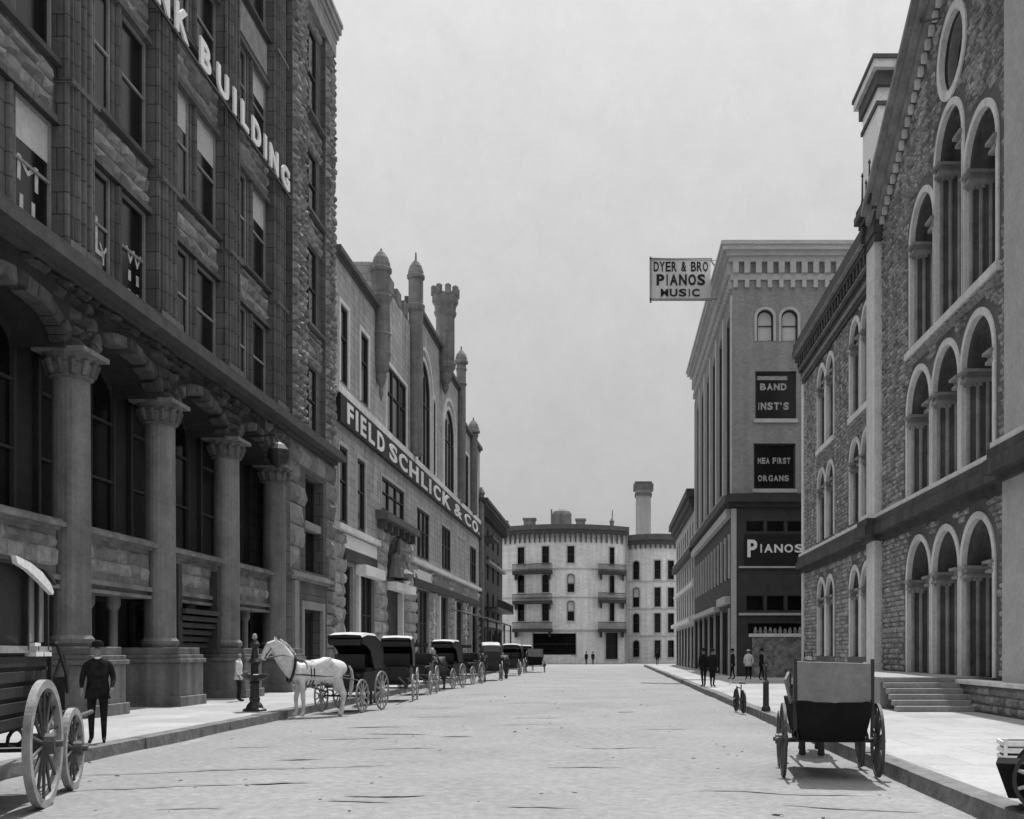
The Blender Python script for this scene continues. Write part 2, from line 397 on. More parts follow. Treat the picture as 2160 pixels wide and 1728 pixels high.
m_churchrock = mat('rock faced grey stone', .34, var=.35, vs=4.5, bump=1., bs=11, island=.38, streak=.25)
m_trim = mat('dressed pale stone', .74, var=.1, vs=1.5, bump=.25, bs=10, streak=.12)
m_trimd = mat('dressed grey stone', .30, var=.18, vs=1.5, bump=.3, bs=8, streak=.2)
m_dkcornice = mat('dark cornice paint', .075, var=.35, vs=1.2, rough=.7, streak=.3)
m_step = mat('stone step', .30, var=.2, vs=2, bump=.3)
m_pbrick = mat('grey pressed brick', .29, var=.10, vs=.6, bump=.3, bs=20, brick=(.24, .08, .2), streak=.12)
m_ptrim = mat('pale terracotta', .46, var=.12)
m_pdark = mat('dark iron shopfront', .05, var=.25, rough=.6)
m_hotel = mat('whitewashed brick', .74, var=.07, vs=.5, bump=.15, bs=12, brick=(.5, .16, .70), streak=.12, gv=.05)
m_hcornice = mat('slate grey cornice', .10, var=.25)
m_hrail = mat('grey balcony ironwork', .05, var=.3)
m_cbrick = mat('dark red brick', .075, var=.25, vs=.8, brick=(.24, .08, .06), streak=.2)
m_cloth = mat('black wool suit', .018, rough=.95, var=.5, vs=9, spec=.1)
m_skin = mat('skin', .24, rough=.6, var=.05, bump=0)
m_linen = mat('white linen', .72, rough=.9, var=.08)
m_tire = mat('muddy iron tyre', .30, rough=.7, var=.3, vs=4)
m_spoke = mat('pale painted spoke', .40, rough=.6, var=.25, vs=4)
m_darkspoke = mat('dark painted spoke', .08, rough=.55, var=.25, vs=4)
m_leather = mat('black carriage leather', .016, rough=.42, var=.3, vs=3, spec=.5, bump=.2)
m_canvas = mat('weathered canvas', .21, rough=.95, var=.15, vs=2, bump=.4, bs=5)
m_topgloss = mat('painted sunlit carriage top', .50, rough=.9, var=.12)  # sun gloss on the leather top put into a pale colour
m_whitehorse = mat('white horse coat', .68, rough=.85, var=.2, vs=5, bump=.45, bs=40, spec=.15)
m_darkhorse = mat('dark horse coat', .035, rough=.7, var=.2, vs=5, bump=.1)
m_mane = mat('grey mane', .40, rough=.9, var=.3, vs=12, bump=.6, bs=40)
m_tyredark = mat('dark iron tyre', .06, rough=.6, var=.4, vs=5)
m_wagonbody = mat('dull black wagon body', .013, rough=.9, var=.3, vs=2, spec=.1)
m_dkpaint = mat('dark wagon paint', .022, rough=.7, var=.3, vs=2)
m_plank = mat('weathered plank', .16, rough=.9, var=.3, vs=3, stretch=(1, 1, 6))
m_paper = mat('posted bills', .22, rough=.9, var=.75, vs=3.2, bump=.2)

# ------------------------------------------------------------------ ground, road, pavements
def KL(y): return -8.5 - .0155 * y
KR = 4.08
b = MB(); b.add([(-900, -300, -.03), (900, -300, -.03), (900, 1500, -.03), (-900, 1500, -.03)], [(0, 1, 2, 3)]); struct(b.build('ground', m_ground))
# road: a finely divided sheet with shallow ruts and hollows
from mathutils import noise as N
b = MB(); nx, ny = 90, 260; vs = []
ys = [3 + (190 - 3) * (j / ny) ** 1.6 for j in range(ny + 1)]
for j in range(ny + 1):
    y = ys[j]
    for i in range(nx + 1):
        t = i / nx; x = (KL(y) - .05) * (1 - t) + (KR + .05) * t if y < 131 else -70 + 140 * t
        h = .012 * N.noise(Vector((x * .9, y * .35, 0))) + .010 * N.noise(Vector((x * 3.1, y * .7, 3))) + .006 * N.noise(Vector((x * 6, y * 2.5, 7)))
        c = (x - (-2.3)) / 6.4; h += .06 * max(0, 1 - c * c) * (y < 131) - .02
        vs.append((x, y, h))
fs = [(j * (nx + 1) + i, j * (nx + 1) + i + 1, (j + 1) * (nx + 1) + i + 1, (j + 1) * (nx + 1) + i) for j in range(ny) for i in range(nx)]
b.add(vs, fs); struct(b.build('road', m_road, smooth=True))
b = MB(); b.add([(-14, -30, -.012), (12, -30, -.012), (12, 3.0, -.012), (-14, 3.0, -.012)], [(0, 1, 2, 3)]); struct(b.build('road_near', m_road))
def slab(name, pts, z0, z1, m):
    b = MB(); n = len(pts); b.add([(x, y, z0) for x, y in pts] + [(x, y, z1) for x, y in pts], [tuple(range(n)), tuple(range(n, 2 * n))] + [(i, (i + 1) % n, n + (i + 1) % n, n + i) for i in range(n)])
    return struct(b.build(name, m))
slab('pavement_left', [(KL(-5) - .32, -5), (KL(128) - .32, 128), (-19, 128), (-19, -5)], -.02, .200, m_walk)
slab('pavement_right', [(KR + .3, -5), (KR + .3, 128), (16, 128), (16, -5)], -.02, .200, m_walk)
def kerb(name, X, side, y0, y1):      # separate worn stones, none quite in line
    b = MB(); y = y0
    while y < y1:
        L = random.uniform(1.7, 2.6); e = min(y + L - .015, y1); j = random.uniform(-.028, .028); t = random.uniform(-.008, .01)
        xa, xb = X(y) + j, X(e) + j; w = -.33 * side
        vs = [(xa, y, -.1), (xb, e, -.1), (xb + w, e, -.1), (xa + w, y, -.1)]; vs += [(p[0], p[1], .206 + t) for p in vs]
        vs[4] = (vs[4][0] - .02 * side, vs[4][1], vs[4][2] - .01); vs[5] = (vs[5][0] - .02 * side, vs[5][1], vs[5][2] - .012)
        b.add(vs, [(0, 1, 2, 3), (4, 5, 6, 7), (0, 1, 5, 4), (1, 2, 6, 5), (2, 3, 7, 6), (3, 0, 4, 7)]); y += L
    return struct(b.build(name, m_kerb))
kerb('kerb_left', KL, 1, -4, 128); kerb('kerb_right', lambda y: KR, -1, -4, 128)
# dark strips on the road: wheel ruts, droppings and painted shadow streaks
m_rutshadow = mat('rut and shadow streak', .185, rough=.8, var=.3, vs=3)
b = MB()
def rut(x0, y0, x1, y1, wd, n=24):
    top = []; bot = []
    for i in range(n + 1):
        t = i / n; x = x0 + (x1 - x0) * t; y = y0 + (y1 - y0) * t + .12 * N.noise(Vector((x * 1.3, 5, y0)))
        h = wd * math.sin(math.pi * t) ** .6 * (.4 + abs(N.noise(Vector((x * 2.2, 1, y0 * 3))))) + .004
        c = (x + 2.3) / 6.4; z = .06 * max(0, 1 - c * c) - .008 + .006
        top.append((x, y + h, z)); bot.append((x, y - h, z))
    n1 = len(top)
    b.add(top + bot, [(i, i + 1, n1 + i + 1, n1 + i) for i in range(n1 - 1)])
for a in [(-7.9, 15.4, -3.4, 16.5, .07), (-7.3, 13.6, -4.9, 14.2, .06), (-4.9, 14.15, -4.1, 14.3, .1), (-3.3, 12.9, -2.3, 13.0, .12), (-3.4, 12.5, -2.6, 12.45, .08),
          (-5.6, 17.4, -4.8, 17.5, .08), (-6.0, 21.5, -4.6, 21.8, .10), (-5.4, 22.8, -3.9, 22.6, .08), (-3.6, 21.9, -2.9, 22, .1), (-6.4, 24.8, -5, 25, .12),
          (1.1, 13.6, 3.2, 13.3, .07), (2.0, 12.3, 3.6, 12.0, .06), (-1.2, 12.0, -.4, 12.05, .05), (.2, 31, .7, 31.2, .2), (-2.6, 28, -1.2, 28.2, .09), (-6.3, 33, -4.6, 33.5, .12), (-5.2, 11.9, -4.4, 11.95, .05), (-1.0, 16.2, .3, 16.1, .05), (-.6, 19.4, 1.0, 19.6, .06), (-4.4, 19.2, -3.2, 19.3, .07), (-7.4, 19.6, -6.3, 20.0, .06), (-2.9, 25.5, -1.2, 25.4, .08), (.6, 24.2, 2.0, 24.4, .07), (-5.6, 28.5, -4.0, 28.8, .1), (-3.6, 36, -1.8, 36.3, .12), (-.4, 41, 1.2, 40.8, .12), (-6.4, 44, -4.6, 44.4, .14)]: rut(*a)
struct(b.build('ruts_and_shadows', m_rutshadow), 'stuff')

# ================================================================== left: dark stone office block
def FA(u, z, w): return (-13.3 - .00727 * u + w, u, z)
A = thing('office_building', (-13.6, 40, 0), 'tall dark brownstone office block with round columns on the left side', 'building')
piers = [10.4, 15.75, 21.1, 26.48, 31.78, 37.39, 42.82]
storeys = [(11.75, 14.95), (16.4, 20.0), (21.7, 24.7), (26.5, 29.8)]
b = MB()
# hidden core: back wall, roof, ends
b.wb(FA, 2, 51.6, 0.2, 33.0, -14, -1.45)
for c in piers: pass
b.wb(FA, 2, 51.6, 11.62, 32.4, -1.44, -.56)
b.wb(FA, 43.55, 44.7, 11.62, 31.6, -.55, -.32)
b.build('core_wall', m_brown, A)
b = MB()
for c in piers:
    b.cut(); b.wb(FA, c - .68, c + .68, 11.62, 31.5, -.55, 0.)
    b.wb(FA, c - .5, c + .5, 11.62, 31.5, 0.0, .10)
    for s in (-.62, -.3, 0, .3, .62):
        x, y, _ = FA(c + s, 0, .10 if abs(s) < .55 else .0); b.tube((x, y, 11.9), (x, y, 31.3), .085, n=8)
    b.wb(FA, c - .8, c + .8, 11.62, 12.0, -.5, .2)
    for z in (15.9, 21.0, 26.1): b.wb(FA, c - .72, c + .72, z, z + .12, -.5, .2)
b.build('pier', m_brown, A)
# spandrels, sills, mullions
bs, bk, bm_ = MB(), MB(), MB()
bays = [(piers[i] + .68, piers[i + 1] - .68) for i in range(len(piers) - 1)]
for (a, c) in bays:
    for i, (z0, z1) in enumerate(storeys):
        zt = storeys[i + 1][0] if i < 3 else 31.2
        bs.cut(); bk.cut(); bm_.cut()
        bs.wb(FA, a, c, z1, zt - .12, -.55, -.25)
        if i < 2: rocks(bk, FA, a + .15, c - .15, z1 + .1, zt - .22, ch=.42, bl=(.5, 1.2), w=-.25, d=(.02, .13))
        else: bk.wb(FA, a + .3, c - .3, z1 + .25, zt - .4, -.249, -.18)
        bs.wb(FA, a, c, z1 - .1, z1 + .08, -.5, -.14)
        bm_.wb(FA, a, c, zt - .12, zt + .02, -.5, -.06)
        m = (a + c) / 2
        bs.wb(FA, m - .32, m + .32, z0 + .02, z1 - .1, -.5, -.28)
        x, y, _ = FA(m, 0, -.26); bs.tube((x, y, z0 + .1), (x, y, z1 - .15), .1, n=8)
        for j, (p, q) in enumerate(((a + .05, m - .32), (m + .32, c - .05))):
            if c < 21: continue
            # blinds part-way down in a few windows
            window(A, FA, (p, q, z0 + .02, z1 - .1, 0), -.4, m_wood_md, m_glass, (1, 2), fw=.08, fd=.08, rail=.52,
                   blind=(.3 if random.random() < .22 else None))
bs.build('spandrel', m_brown, A); bk.build('spandrel_rockwork', m_brownrock, A); bm_.build('sill', m_belt, A)
# top and belt cornices
b = MB(); b.wb(FA, 2, 51.6, 31.2, 31.9, -.6, .1)
cornice(b, FA, 2, 51.6, 31.9, [(.25, .12), (.3, .2), (.35, .3), (.2, .36)], -.6); b.build('roof_cornice', m_trimd, A)
b = MB(); b.wb(FA, 2, 51.5, 11.0, 11.15, -.4, .22); b.wb(FA, 2, 51.5, 11.15, 11.42, -.4, .62); b.wb(FA, 2, 51.5, 11.42, 11.62, -.4, .48); b.build('belt_cornice', m_belt, A)
# right-hand bay with rock-faced corners
b = MB(); bR = MB()
b.wb(FA, 44.67, 46.7, 11.62, 31.9, -.55, .0); b.cut(); b.wb(FA, 49.9, 51.6, 11.62, 31.9, -.55, 0.)
rocks(bR, FA, 44.67, 46.7, 11.7, 31.1, ch=.36, bl=(.35, .9), w=0., d=(.04, .18)); bR.cut(); rocks(bR, FA, 50.0, 51.6, 11.7, 31.1, ch=.36, bl=(.35, .8), w=0., d=(.04, .18))
def FAN(u, z, w): return (-13.675 + u, 51.6 + w, z)
rr = [(11.9, 15.0), (16.8, 20.5), (22.0, 24.9), (26.5, 30.6)]
for i, (z0, z1) in enumerate(rr):
    h = 1.0 if i == 3 else 0
    zt = rr[i + 1][0] if i < 3 else 31.9
    b.cut(); bR.cut()
    b.wb(FA, 46.7, 49.9, z1, zt, -.55, -.18)
    rocks(bR, FA, 46.75, 49.85, z1 + .1, zt - .25, ch=.4, bl=(.5, 1.1), w=-.18, d=(.03, .14))
    b.wb(FA, 46.7, 49.9, zt - .14, zt, -.5, .06)
    window(A, FA, (46.75, 49.1, z0, z1, 0), -.3, m_wood_dk, m_glass, (2, 2), fw=.1, fd=.1, rail=.5)
    b.wb(FA, 49.1, 49.9, z0, z1, -.55, -.2)
b.build('corner_bay', m_brown, A); bR.build('corner_rockwork', m_brownrock, A)
# ground storey arcade: low arches on round columns
ops = []
for i in range(len(piers) - 1): ops.append((piers[i] + .75, piers[i + 1] - .75, .2, 10.3, .7))
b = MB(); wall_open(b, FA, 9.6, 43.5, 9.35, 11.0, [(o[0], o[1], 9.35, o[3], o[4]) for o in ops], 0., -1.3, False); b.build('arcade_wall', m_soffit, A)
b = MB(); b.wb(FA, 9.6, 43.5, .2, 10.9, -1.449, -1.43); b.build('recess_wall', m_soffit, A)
b = MB()
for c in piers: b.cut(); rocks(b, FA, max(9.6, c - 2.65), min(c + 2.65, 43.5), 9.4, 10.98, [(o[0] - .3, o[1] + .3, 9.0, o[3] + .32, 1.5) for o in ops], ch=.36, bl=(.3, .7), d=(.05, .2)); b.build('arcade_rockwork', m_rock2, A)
b = MB()
for o in ops:
    b.cut(); a_ = arch_pts((o[0], o[1], 9.3, o[3], o[4]), 13, -.03); c_ = arch_pts((o[0], o[1], 9.3, o[3], o[4]), 13, .26)
    for i in range(13):                          # rough wedge stones, each broken off differently
        w_ = random.uniform(.03, .2); s_ = random.uniform(.0, .16); P_ = [(a_[i][0], a_[i][1] - s_), (a_[i + 1][0], a_[i + 1][1] - s_), c_[i + 1], c_[i]]
        Q_ = [(u * .82 + .18 * sum(p[0] for p in P_) / 4, z * .82 + .18 * sum(p[1] for p in P_) / 4) for u, z in P_]
        b.add([(u, z, -.35) for u, z in P_] + [(u, z, w_ * .4) for u, z in P_] + [(u, z, w_ * random.uniform(.7, 1.2)) for u, z in Q_], [(0, 1, 5, 4), (1, 2, 6, 5), (2, 3, 7, 6), (3, 0, 4, 7), (4, 5, 9, 8), (5, 6, 10, 9), (6, 7, 11, 10), (7, 4, 8, 11), (8, 9, 10, 11)], FA)
b.build('arch_voussoirs', mat('dark arch stone', .075, var=.4, vs=3, bump=1., bs=6, island=.5), A)  # arch stones darker than the rockwork around them
for i, c in enumerate(piers):
    x, y, _ = FA(c, 0, -.2)
    if c < 15: continue
    b = MB(); b.lathe((x, y, 0), [(.48, 1.95), (.54, 2.05), (.54, 2.15), (.465, 2.25), (.455, 5), (.435, 8.72)], 24)
    col_ = b.build('column', m_browncol, A, smooth=False)
    b = MB(); b.lathe((x, y, 0), [(.47, 8.7), (.53, 8.74), (.5, 8.82), (.56, 8.95), (.58, 9.06), (.54, 9.1), (.62, 9.2), (.66, 9.32), (.6, 9.36)], 14)
    for k in range(12):
        t = 2 * math.pi * k / 12; b.tube((x + .5 * math.cos(t), y + .5 * math.sin(t), 8.8), (x + .6 * math.cos(t), y + .6 * math.sin(t), 9.15), .07, .09, 6)
    b.box(x - .66, x + .66, y - .66, y + .66, 9.3, 9.42); b.build('capital', m_rock2, col_)
    b = MB(); b.box(x - .95, x + .97, y - .9, y + .9, .2, 1.5); b.box(x - .95, x + 1.04, y - .97, y + .97, 1.5, 1.62); b.box(x - .95, x + .98, y - .9, y + .9, 1.62, 1.74); b.box(x - .95, x + .9, y - .8, y + .8, 1.74, 1.95)
    b.box(x - .95, x + 1.05, y - .97, y + .97, .2, .5)
    b.build('pedestal', m_trimd if False else m_browncol, col_, bevel=.02)
for i in range(1, len(piers) - 1):
    a, c = piers[i] + .5, piers[i + 1] - .5
    b = MB(); b.wb(FA, a, c, 3.75, 4.85, -.95, -.32)
    cornice(b, FA, a, c, 4.85, [(.08, -.2), (.12, -.05), (.07, -.14)], -.9, ends=False)
    b.wb(FA, a, c, 3.62, 3.75, -.95, -.2); b.wb(FA, a, c, 3.4, 3.5, -.95, -.22); b.wb(FA, a, c, 3.5, 3.62, -.95, -.34)
    b.build('mezzanine_band', m_browncol, A)
    b = MB(); rocks(b, FA, a, c, 3.95, 4.75, ch=.4, bl=(.5, 1.0), w=-.32, d=(.02, .1)); b.build('mezzanine_rockwork', m_brownrock, A)
    window(A, FA, (a, c, 5.15, 10.3, .9), -1.42, m_wood_dk, m_glass, (3, 3), fw=.12, fd=.12)
    # shop front below, with slim posts and a door
    window(A, FA, (a, c, .9, 3.4, 0), -1.35, m_wood_dk, m_glass2, (3, 1), fw=.12, fd=.12, name='shop_window')
    b = MB(); b.wb(FA, a, c, .2, .9, -1.4, -1.2); 
    for q in (a + (c - a) * .33, a + (c - a) * .68):
        x, y, _ = FA(q, 0, -.75); b.lathe((x, y, 0), [(.2, .2), (.2, .9), (.13, 1.0), (.12, 3.0), (.2, 3.15), (.2, 3.4)], 12)
    b.build('shop_base', m_browncol, A)
# entrance hood in the third bay
b = MB()
for k in range(6): b.wb(FA, 33.0, 36.2, 3.05 - k * .22, 3.2 - k * .22, -.9, .1 - k * .1)
b.wb(FA, 32.8, 33.1, 1.9, 4.6, -.9, -.05); b.wb(FA, 36.1, 36.4, 1.9, 4.6, -.9, -.05)
b.build('entrance_hood', m_pdark, A)
# plain ground-storey bay at the far corner
oA = [(46.6, 49.6, 5.45, 9.8, 0), (46.3, 49.4, .2, 3.75, 0)]
b = MB(); wall_open(b, FA, 43.5, 51.6, .2, 11.0, oA, 0., -.6); b.build('corner_wall', m_brown, A)
b = MB(); rocks(b, FA, 44.3, 51.6, 5.4, 10.95, oA[:1], ch=.95, bl=(1.0, 1.9), d=(.06, .2), gap=.03); rocks(b, FA, 50.2, 51.6, .25, 5.0, ch=.62, bl=(.6, 1.0), d=(.06, .2), gap=.03)
b.build('corner_blockwork', m_brownrock, A)
b = MB(); cornice(b, FA, 44.3, 50.3, 4.95, [(.12, .12), (.14, .26), (.1, .16)], -.2)
surround(b, FA, oA[1], .35, -.1, .06); b.wb(FA, 44.6, 45.2, .2, 4.9, -.1, .14); b.wb(FA, 46.55, 49.65, 7.4, 7.75, -.5, -.1)
b.build('door_surround', m_trimd, A)
window(A, FA, oA[0], -.5, m_wood_dk, m_glass, (2, 2), fw=.1)
window(A, FA, oA[1], -.5, m_wood_dk, m_glass2, (2, 1), fw=.14, name='street_door')
# raised white letters standing on the rail
LT = thing('letter_sign', (-13.4, 37, 20.8), 'row of raised white capitals reading NK BUILDING high on the dark office block', 'sign')
b = MB(); b.wb(FA, 30.2, 43.6, 20.72, 20.8, .22, .28); b.wb(FA, 30.2, 43.6, 21.3, 21.34, .20, .23)
for c in (31.78, 37.39, 42.82): b.wb(FA, c - .04, c + .04, 20.7, 21.4, .1, .22)
b.build('rail', m_iron, LT)
for ch, u0, u1 in [('N', 30.45, 31.3), ('K', 31.75, 32.75), ('B', 33.7, 34.6), ('U', 35.2, 36.25), ('I', 36.75, 37.0), ('L', 37.55, 38.3), ('D', 38.7, 39.65), ('I', 40.1, 40.35), ('N', 40.75, 41.8), ('G', 42.25, 43.3)]:
    b = MB(); letter(b, FA, ch, u0, u1, 20.82, 21.75, .24, .31, .035); b.build('letter', m_white, LT)
# painted lettering on three window panes
WP = [('M', 24.35, 25.25, 12.9, 13.5), ('II', 24.35, 25.2, 12.2, 12.6), ('L', 28.1, 28.6, 12.6, 13.6), ('Y', 28.3, 28.8, 12.4, 12.95),
      ('W', 29.9, 30.9, 13.05, 13.5), ('II', 29.95, 30.8, 12.55, 12.85), ('II', 29.95, 30.8, 12.0, 12.3)]
b = MB()
for s, u0, u1, z0, z1 in WP: b.cut(); words(b, FA, s, u0, u1, z0, z1, -.385, -.375, .0)
b.build('window_lettering', m_winlet, A)
# hanging drape / flag bundles under the belt: none; iron bracket lamp near the fourth column
BL = thing('bracket_lamp', tuple(FA(40.2, 9.4, .3)), 'dark round bracket lamp hanging beside the far column capital', 'lamp')
x, y, _ = FA(40.2, 0, .35); b = MB(); b.path([(x - .6, y, 10.1), (x + .3, y, 10.2), (x + .45, y, 9.9)], .035); b.build('bracket', m_iron, BL)
b = MB(); b.lathe((x + .45, y, 8.9), [(.05, 0), (.3, .15), (.42, .45), (.4, .7), (.25, .9), (.06, 1.0)], 14); b.build('lantern', m_iron, BL)
# ================================================================== left: castellated shop building
def FB(u, z, w): return (-13.9 + .004545 * u + w, u, z)
B = thing('castellated_shop', (-13.7, 78, 0), 'buff stone shop building with round turrets and battlements beyond the dark office block', 'building')
wallops = []
up = [(52.6, 54.2, 15.5, 19.5, 0), (56.8, 58.7, 15.5, 19.4, 0), (63.3, 69.3, 15.3, 19.4, 0), (73.2, 78.2, 15.3, 22.9, 2.4), (79.0, 80.6, 15.4, 21.2, .8), (84.6, 89.8, 15.3, 22.0, 2.4), (94.4, 98.6, 15.3, 20.2, 0), (101.6, 104.8, 15.3, 19.6, 0)]
low = [(52.4, 54.1, 8.4, 12.3, 0), (56.0, 57.9, 8.4, 12.3, 0), (61.9, 68.6, 10.3, 12.3, 0), (72.8, 77.8, 8.5, 12.0, 0), (83.3, 87.9, 8.5, 12.0, 0), (91.0, 96.0, 8.5, 12.0, 0), (99.5, 104.0, 8.5, 12.0, 0)]
shop = [(53.4, 55.3, .2, 6.3, 0), (55.9, 60.2, .2, 6.3, 0), (63.4, 68.4, .2, 9.0, 2.4), (72.6, 77.8, .2, 6.3, 0), (80.6, 86.6, .2, 6.3, 0), (89.6, 95.0, .2, 6.3, 0), (98, 104.5, .2, 6.3, 0)]
b = MB(); wall_open(b, FB, 51.62, 61, 7.9, 22.0, [o for o in up + low if o[1] < 61], 0, -.5)
wall_open(b, FB, 61, 71.2, 9.2, 24.0, [o for o in up + low if 61 < o[0] < 71.1], 0., -.5)
wall_open(b, FB, 71.2, 83, 7.9, 26.0, [o for o in up + low if 71.2 < o[0] and o[1] < 83], 0., -.5)
wall_open(b, FB, 83, 92.4, 7.9, 25.2, [o for o in up + low if 83 < o[0] and o[1] < 92], 0., -.5)
wall_open(b, FB, 92.4, 107, 7.9, 22.6, [(91.0, 96.0, 8.5, 12.0, 0) if False else o for o in up + low if o[0] > 92.4], 0., -.5)
b.build('facade', m_lime, B)
b = MB(); wall_open(b, FB, 51.62, 61, .2, 7.9, [o for o in shop if o[1] < 61], 0., -.8); wall_open(b, FB, 61, 71.2, .2, 9.2, [shop[2]], .0, -1.4)
wall_open(b, FB, 71.2, 107, .2, 7.9, shop[3:], 0., -.8); b.build('shopfront_wall', m_trimd, B)
b = MB()
b.wb(FB, 51.62, 61, .2, 21.4, -14, -1.0); b.wb(FB, 61, 107, .2, 22.4, -14, -1.5); b.wb(FB, 62, 92, 22.4, 25.0, -6, -.6)
b.wb(FB, 61.0, 61.3, 22, 24, -6, -.02); b.build('rear_wall', m_lime, B)
for o in up: window(B, FB, o, -.14, m_wood_dk, m_glass, (3 if o[1] - o[0] > 3.5 else 1, 2), fw=.14, fd=.12, rail=.6, bw_=.22)
for o in low: window(B, FB, o, -.14, m_wood_dk, m_glass, (3 if o[1] - o[0] > 3.5 else 1, 2), fw=.14, fd=.12, rail=.55, bw_=.22)
for i, o in enumerate(shop):
    window(B, FB, o, -.3 if i != 2 else -1.3, m_wood_dk, m_glass2, (3 if o[1] - o[0] > 3 else 1, 2), fw=.14, fd=.12, rail=.6, name='shop_window' if i != 2 else 'entrance_door')
b = MB(); cornice(b, FB, 51.62, 61, 21.55, [(.2, .1), (.25, .32)], -.5, ends=False); b.cut(); cornice(b, FB, 71.2, 83, 25.6, [(.2, .1), (.3, .3)], -.5, False)
b.cut(); cornice(b, FB, 83, 92.4, 24.8, [(.2, .1), (.3, .3)], -.5, False); b.cut(); cornice(b, FB, 92.4, 107, 22.2, [(.2, .1), (.3, .3)], -.5, False)
b.build('parapet_cornice', m_hcornice, B)
b = MB(); b.wb(FB, 51.62, 106.9, 14.75, 15.15, -.05, .22); b.wb(FB, 51.62, 60.6, 7.95, 8.25, -.05, .3); b.wb(FB, 70.4, 106.9, 7.95, 8.25, -.05, .3)
for o in up[:]: b.cut(); surround(b, FB, o, .22, -.02, .06)
b.cut()
for o in up[3:]:
    if o[4] and o[1] - o[0] > 3: surround(b, FB, (o[0] - .5, o[1] + .5, o[2], o[3] + .7, o[4] + .3), .2, -.02, .16)
b.build('string_course', m_trim, B)
b = MB()
for o in low: b.cut(); surround(b, FB, o, .18, -.02, .05)
b.build('window_surround', m_ptrim, B)
# battlements between the first two turrets
b = MB()
for k in range(4): b.cut(); b.wb(FB, 61.9 + k * 2.2, 63.1 + k * 2.2, 24.0, 24.9, -.6, .05)
b.build('merlon', m_turret, B)
# balcony over the entrance arch, rocky arch and carved figure group
b = MB(); b.wb(FB, 60.4, 70.2, 9.55, 9.9, -.1, .75); b.wb(FB, 60.4, 70.2, 9.9, 10.05, -.1, .62)
for k in range(6): b.wb(FB, 60.9 + k * 1.75, 61.2 + k * 1.75, 9.0, 9.55, -.05, .5)
b.build('balcony', m_hcornice, B)
b = MB(); rocks(b, FB, 60.8, 71, 5.2, 9.1, [(63.4, 68.4, .2, 9.0, 2.4)], ch=.8, bl=(.8, 1.5), w=0, d=(.06, .25)); 
b.cut(); rocks(b, FB, 51.8, 53.3, .3, 7.8, ch=.7, bl=(.6, .9), d=(.08, .22)); b.cut(); rocks(b, FB, 60.3, 63.3, .3, 5.2, ch=.7, bl=(.7, 1.3), d=(.08, .22)); b.cut(); rocks(b, FB, 68.5, 72.5, .3, 7.8, ch=.7, bl=(.8, 1.3), d=(.08, .22))
for o0, o1 in ((77.9, 80.5), (86.7, 89.5), (95.1, 97.9), (104.6, 107)): b.cut(); rocks(b, FB, o0, o1, .3, 7.8, ch=.7, bl=(.8, 1.3), d=(.06, .2))
b.build('blockwork', m_limerock, B)
b = MB()
x, y, _ = FB(65.9, 0, .25)
b.lathe((x, y, 6.5), [(.9, 0), (.95, .2), (.5, .5), (.35, 1.0), (.45, 1.4), (.28, 1.8), (.22, 2.0), (.26, 2.25), (.1, 2.45)], 10)
for s in (-1, 1):
    b.lathe((x, y + s * 1.3, 6.4), [(.6, 0), (.5, .5), (.3, .9), (.34, 1.2), (.12, 1.5)], 9); b.tube((x, y + s * 1.2, 7.2), (x + .1, y + s * .3, 7.9), .14, .1, 7)
b.build('carved_figures', m_turret, B)
# pale fascia strips over the shop openings and white posts
b = MB(); b.wb(FB, 55.9, 60.6, 5.95, 6.5, 0, .55); b.cut(); b.wb(FB, 63.6, 69.6, 5.6, 6.1, .0, .6); b.cut(); b.wb(FB, 71.4, 78.4, 6.9, 7.6, .0, .12); b.cut(); b.wb(FB, 53.2, 60.4, 7.15, 7.85, 0, .1)
b.build('fascia', m_white, B); b = MB(); b.wb(FB, 56.4, 56.75, .2, 6.0, -.3, .05); b.cut(); b.wb(FB, 68.0, 68.3, .2, 5.6, -.3, .05)
for u in (79.5, 82.2, 90.2, 96.6, 100.3): b.cut(); b.wb(FB, u, u + .35, .3, 6.2, -.3, .1)
b.build('post', m_white, B)
b = MB(); b.wb(FB, 53.2, 60.4, 6.5, 7.1, 0, .14); b.wb(FB, 71.4, 106.5, 6.35, 6.9, 0, .2); b.build('shop_cornice', m_pdark, B)
# turrets
def turret(u, prof, n=18, w=.25, name='turret'):
    x, y, _ = FB(u, 0, w); m = MB(); m.lathe((x, y, 0), prof, n); return m.build(name, m_turret, B), x, y
def dome(r, z, k=1.0, fin=.5): return [(r * 1.0, z), (r * 1.16, z + .03), (r * 1.18, z + .22), (r * 1.04, z + .3), (r * 1.0, z + .5 * k), (r * .8, z + .85 * k), (r * .48, z + 1.12 * k), (r * .2, z + 1.28 * k), (.07, z + 1.32 * k), (.05, z + 1.32 * k + fin), (.01, z + 1.34 * k + fin)]
T1, x, y = turret(60.8, [(.02, 16.4), (.14, 16.9), (.1, 17.2), (.28, 17.6), (.34, 17.9), (.3, 18.0), (.46, 18.3), (.5, 18.5), (.46, 18.6), (.54, 19.0), (.58, 19.2), (.54, 19.3), (.54, 20.2), (.59, 20.3), (.53, 20.4), (.5, 22.0), (.58, 22.3), (.64, 22.5), (.53, 22.6), (.53, 23.9)] + dome(.53, 23.9, 1., .08))
T2, x, y = turret(71.1, [(.5, 15.2), (.5, 24.9), (.6, 25.1), (.62, 25.4), (.5, 25.5), (.5, 27.2)] + dome(.52, 27.2, 1.0, .5), w=.3)
T4, x, y = turret(92.4, [(.4, 15), (.4, 25.3), (.5, 25.5), (.42, 25.7), (.42, 26.6), (.5, 26.8), (.42, 27.0), (.42, 27.3)] + dome(.52, 27.3, .95, .3), w=.25)
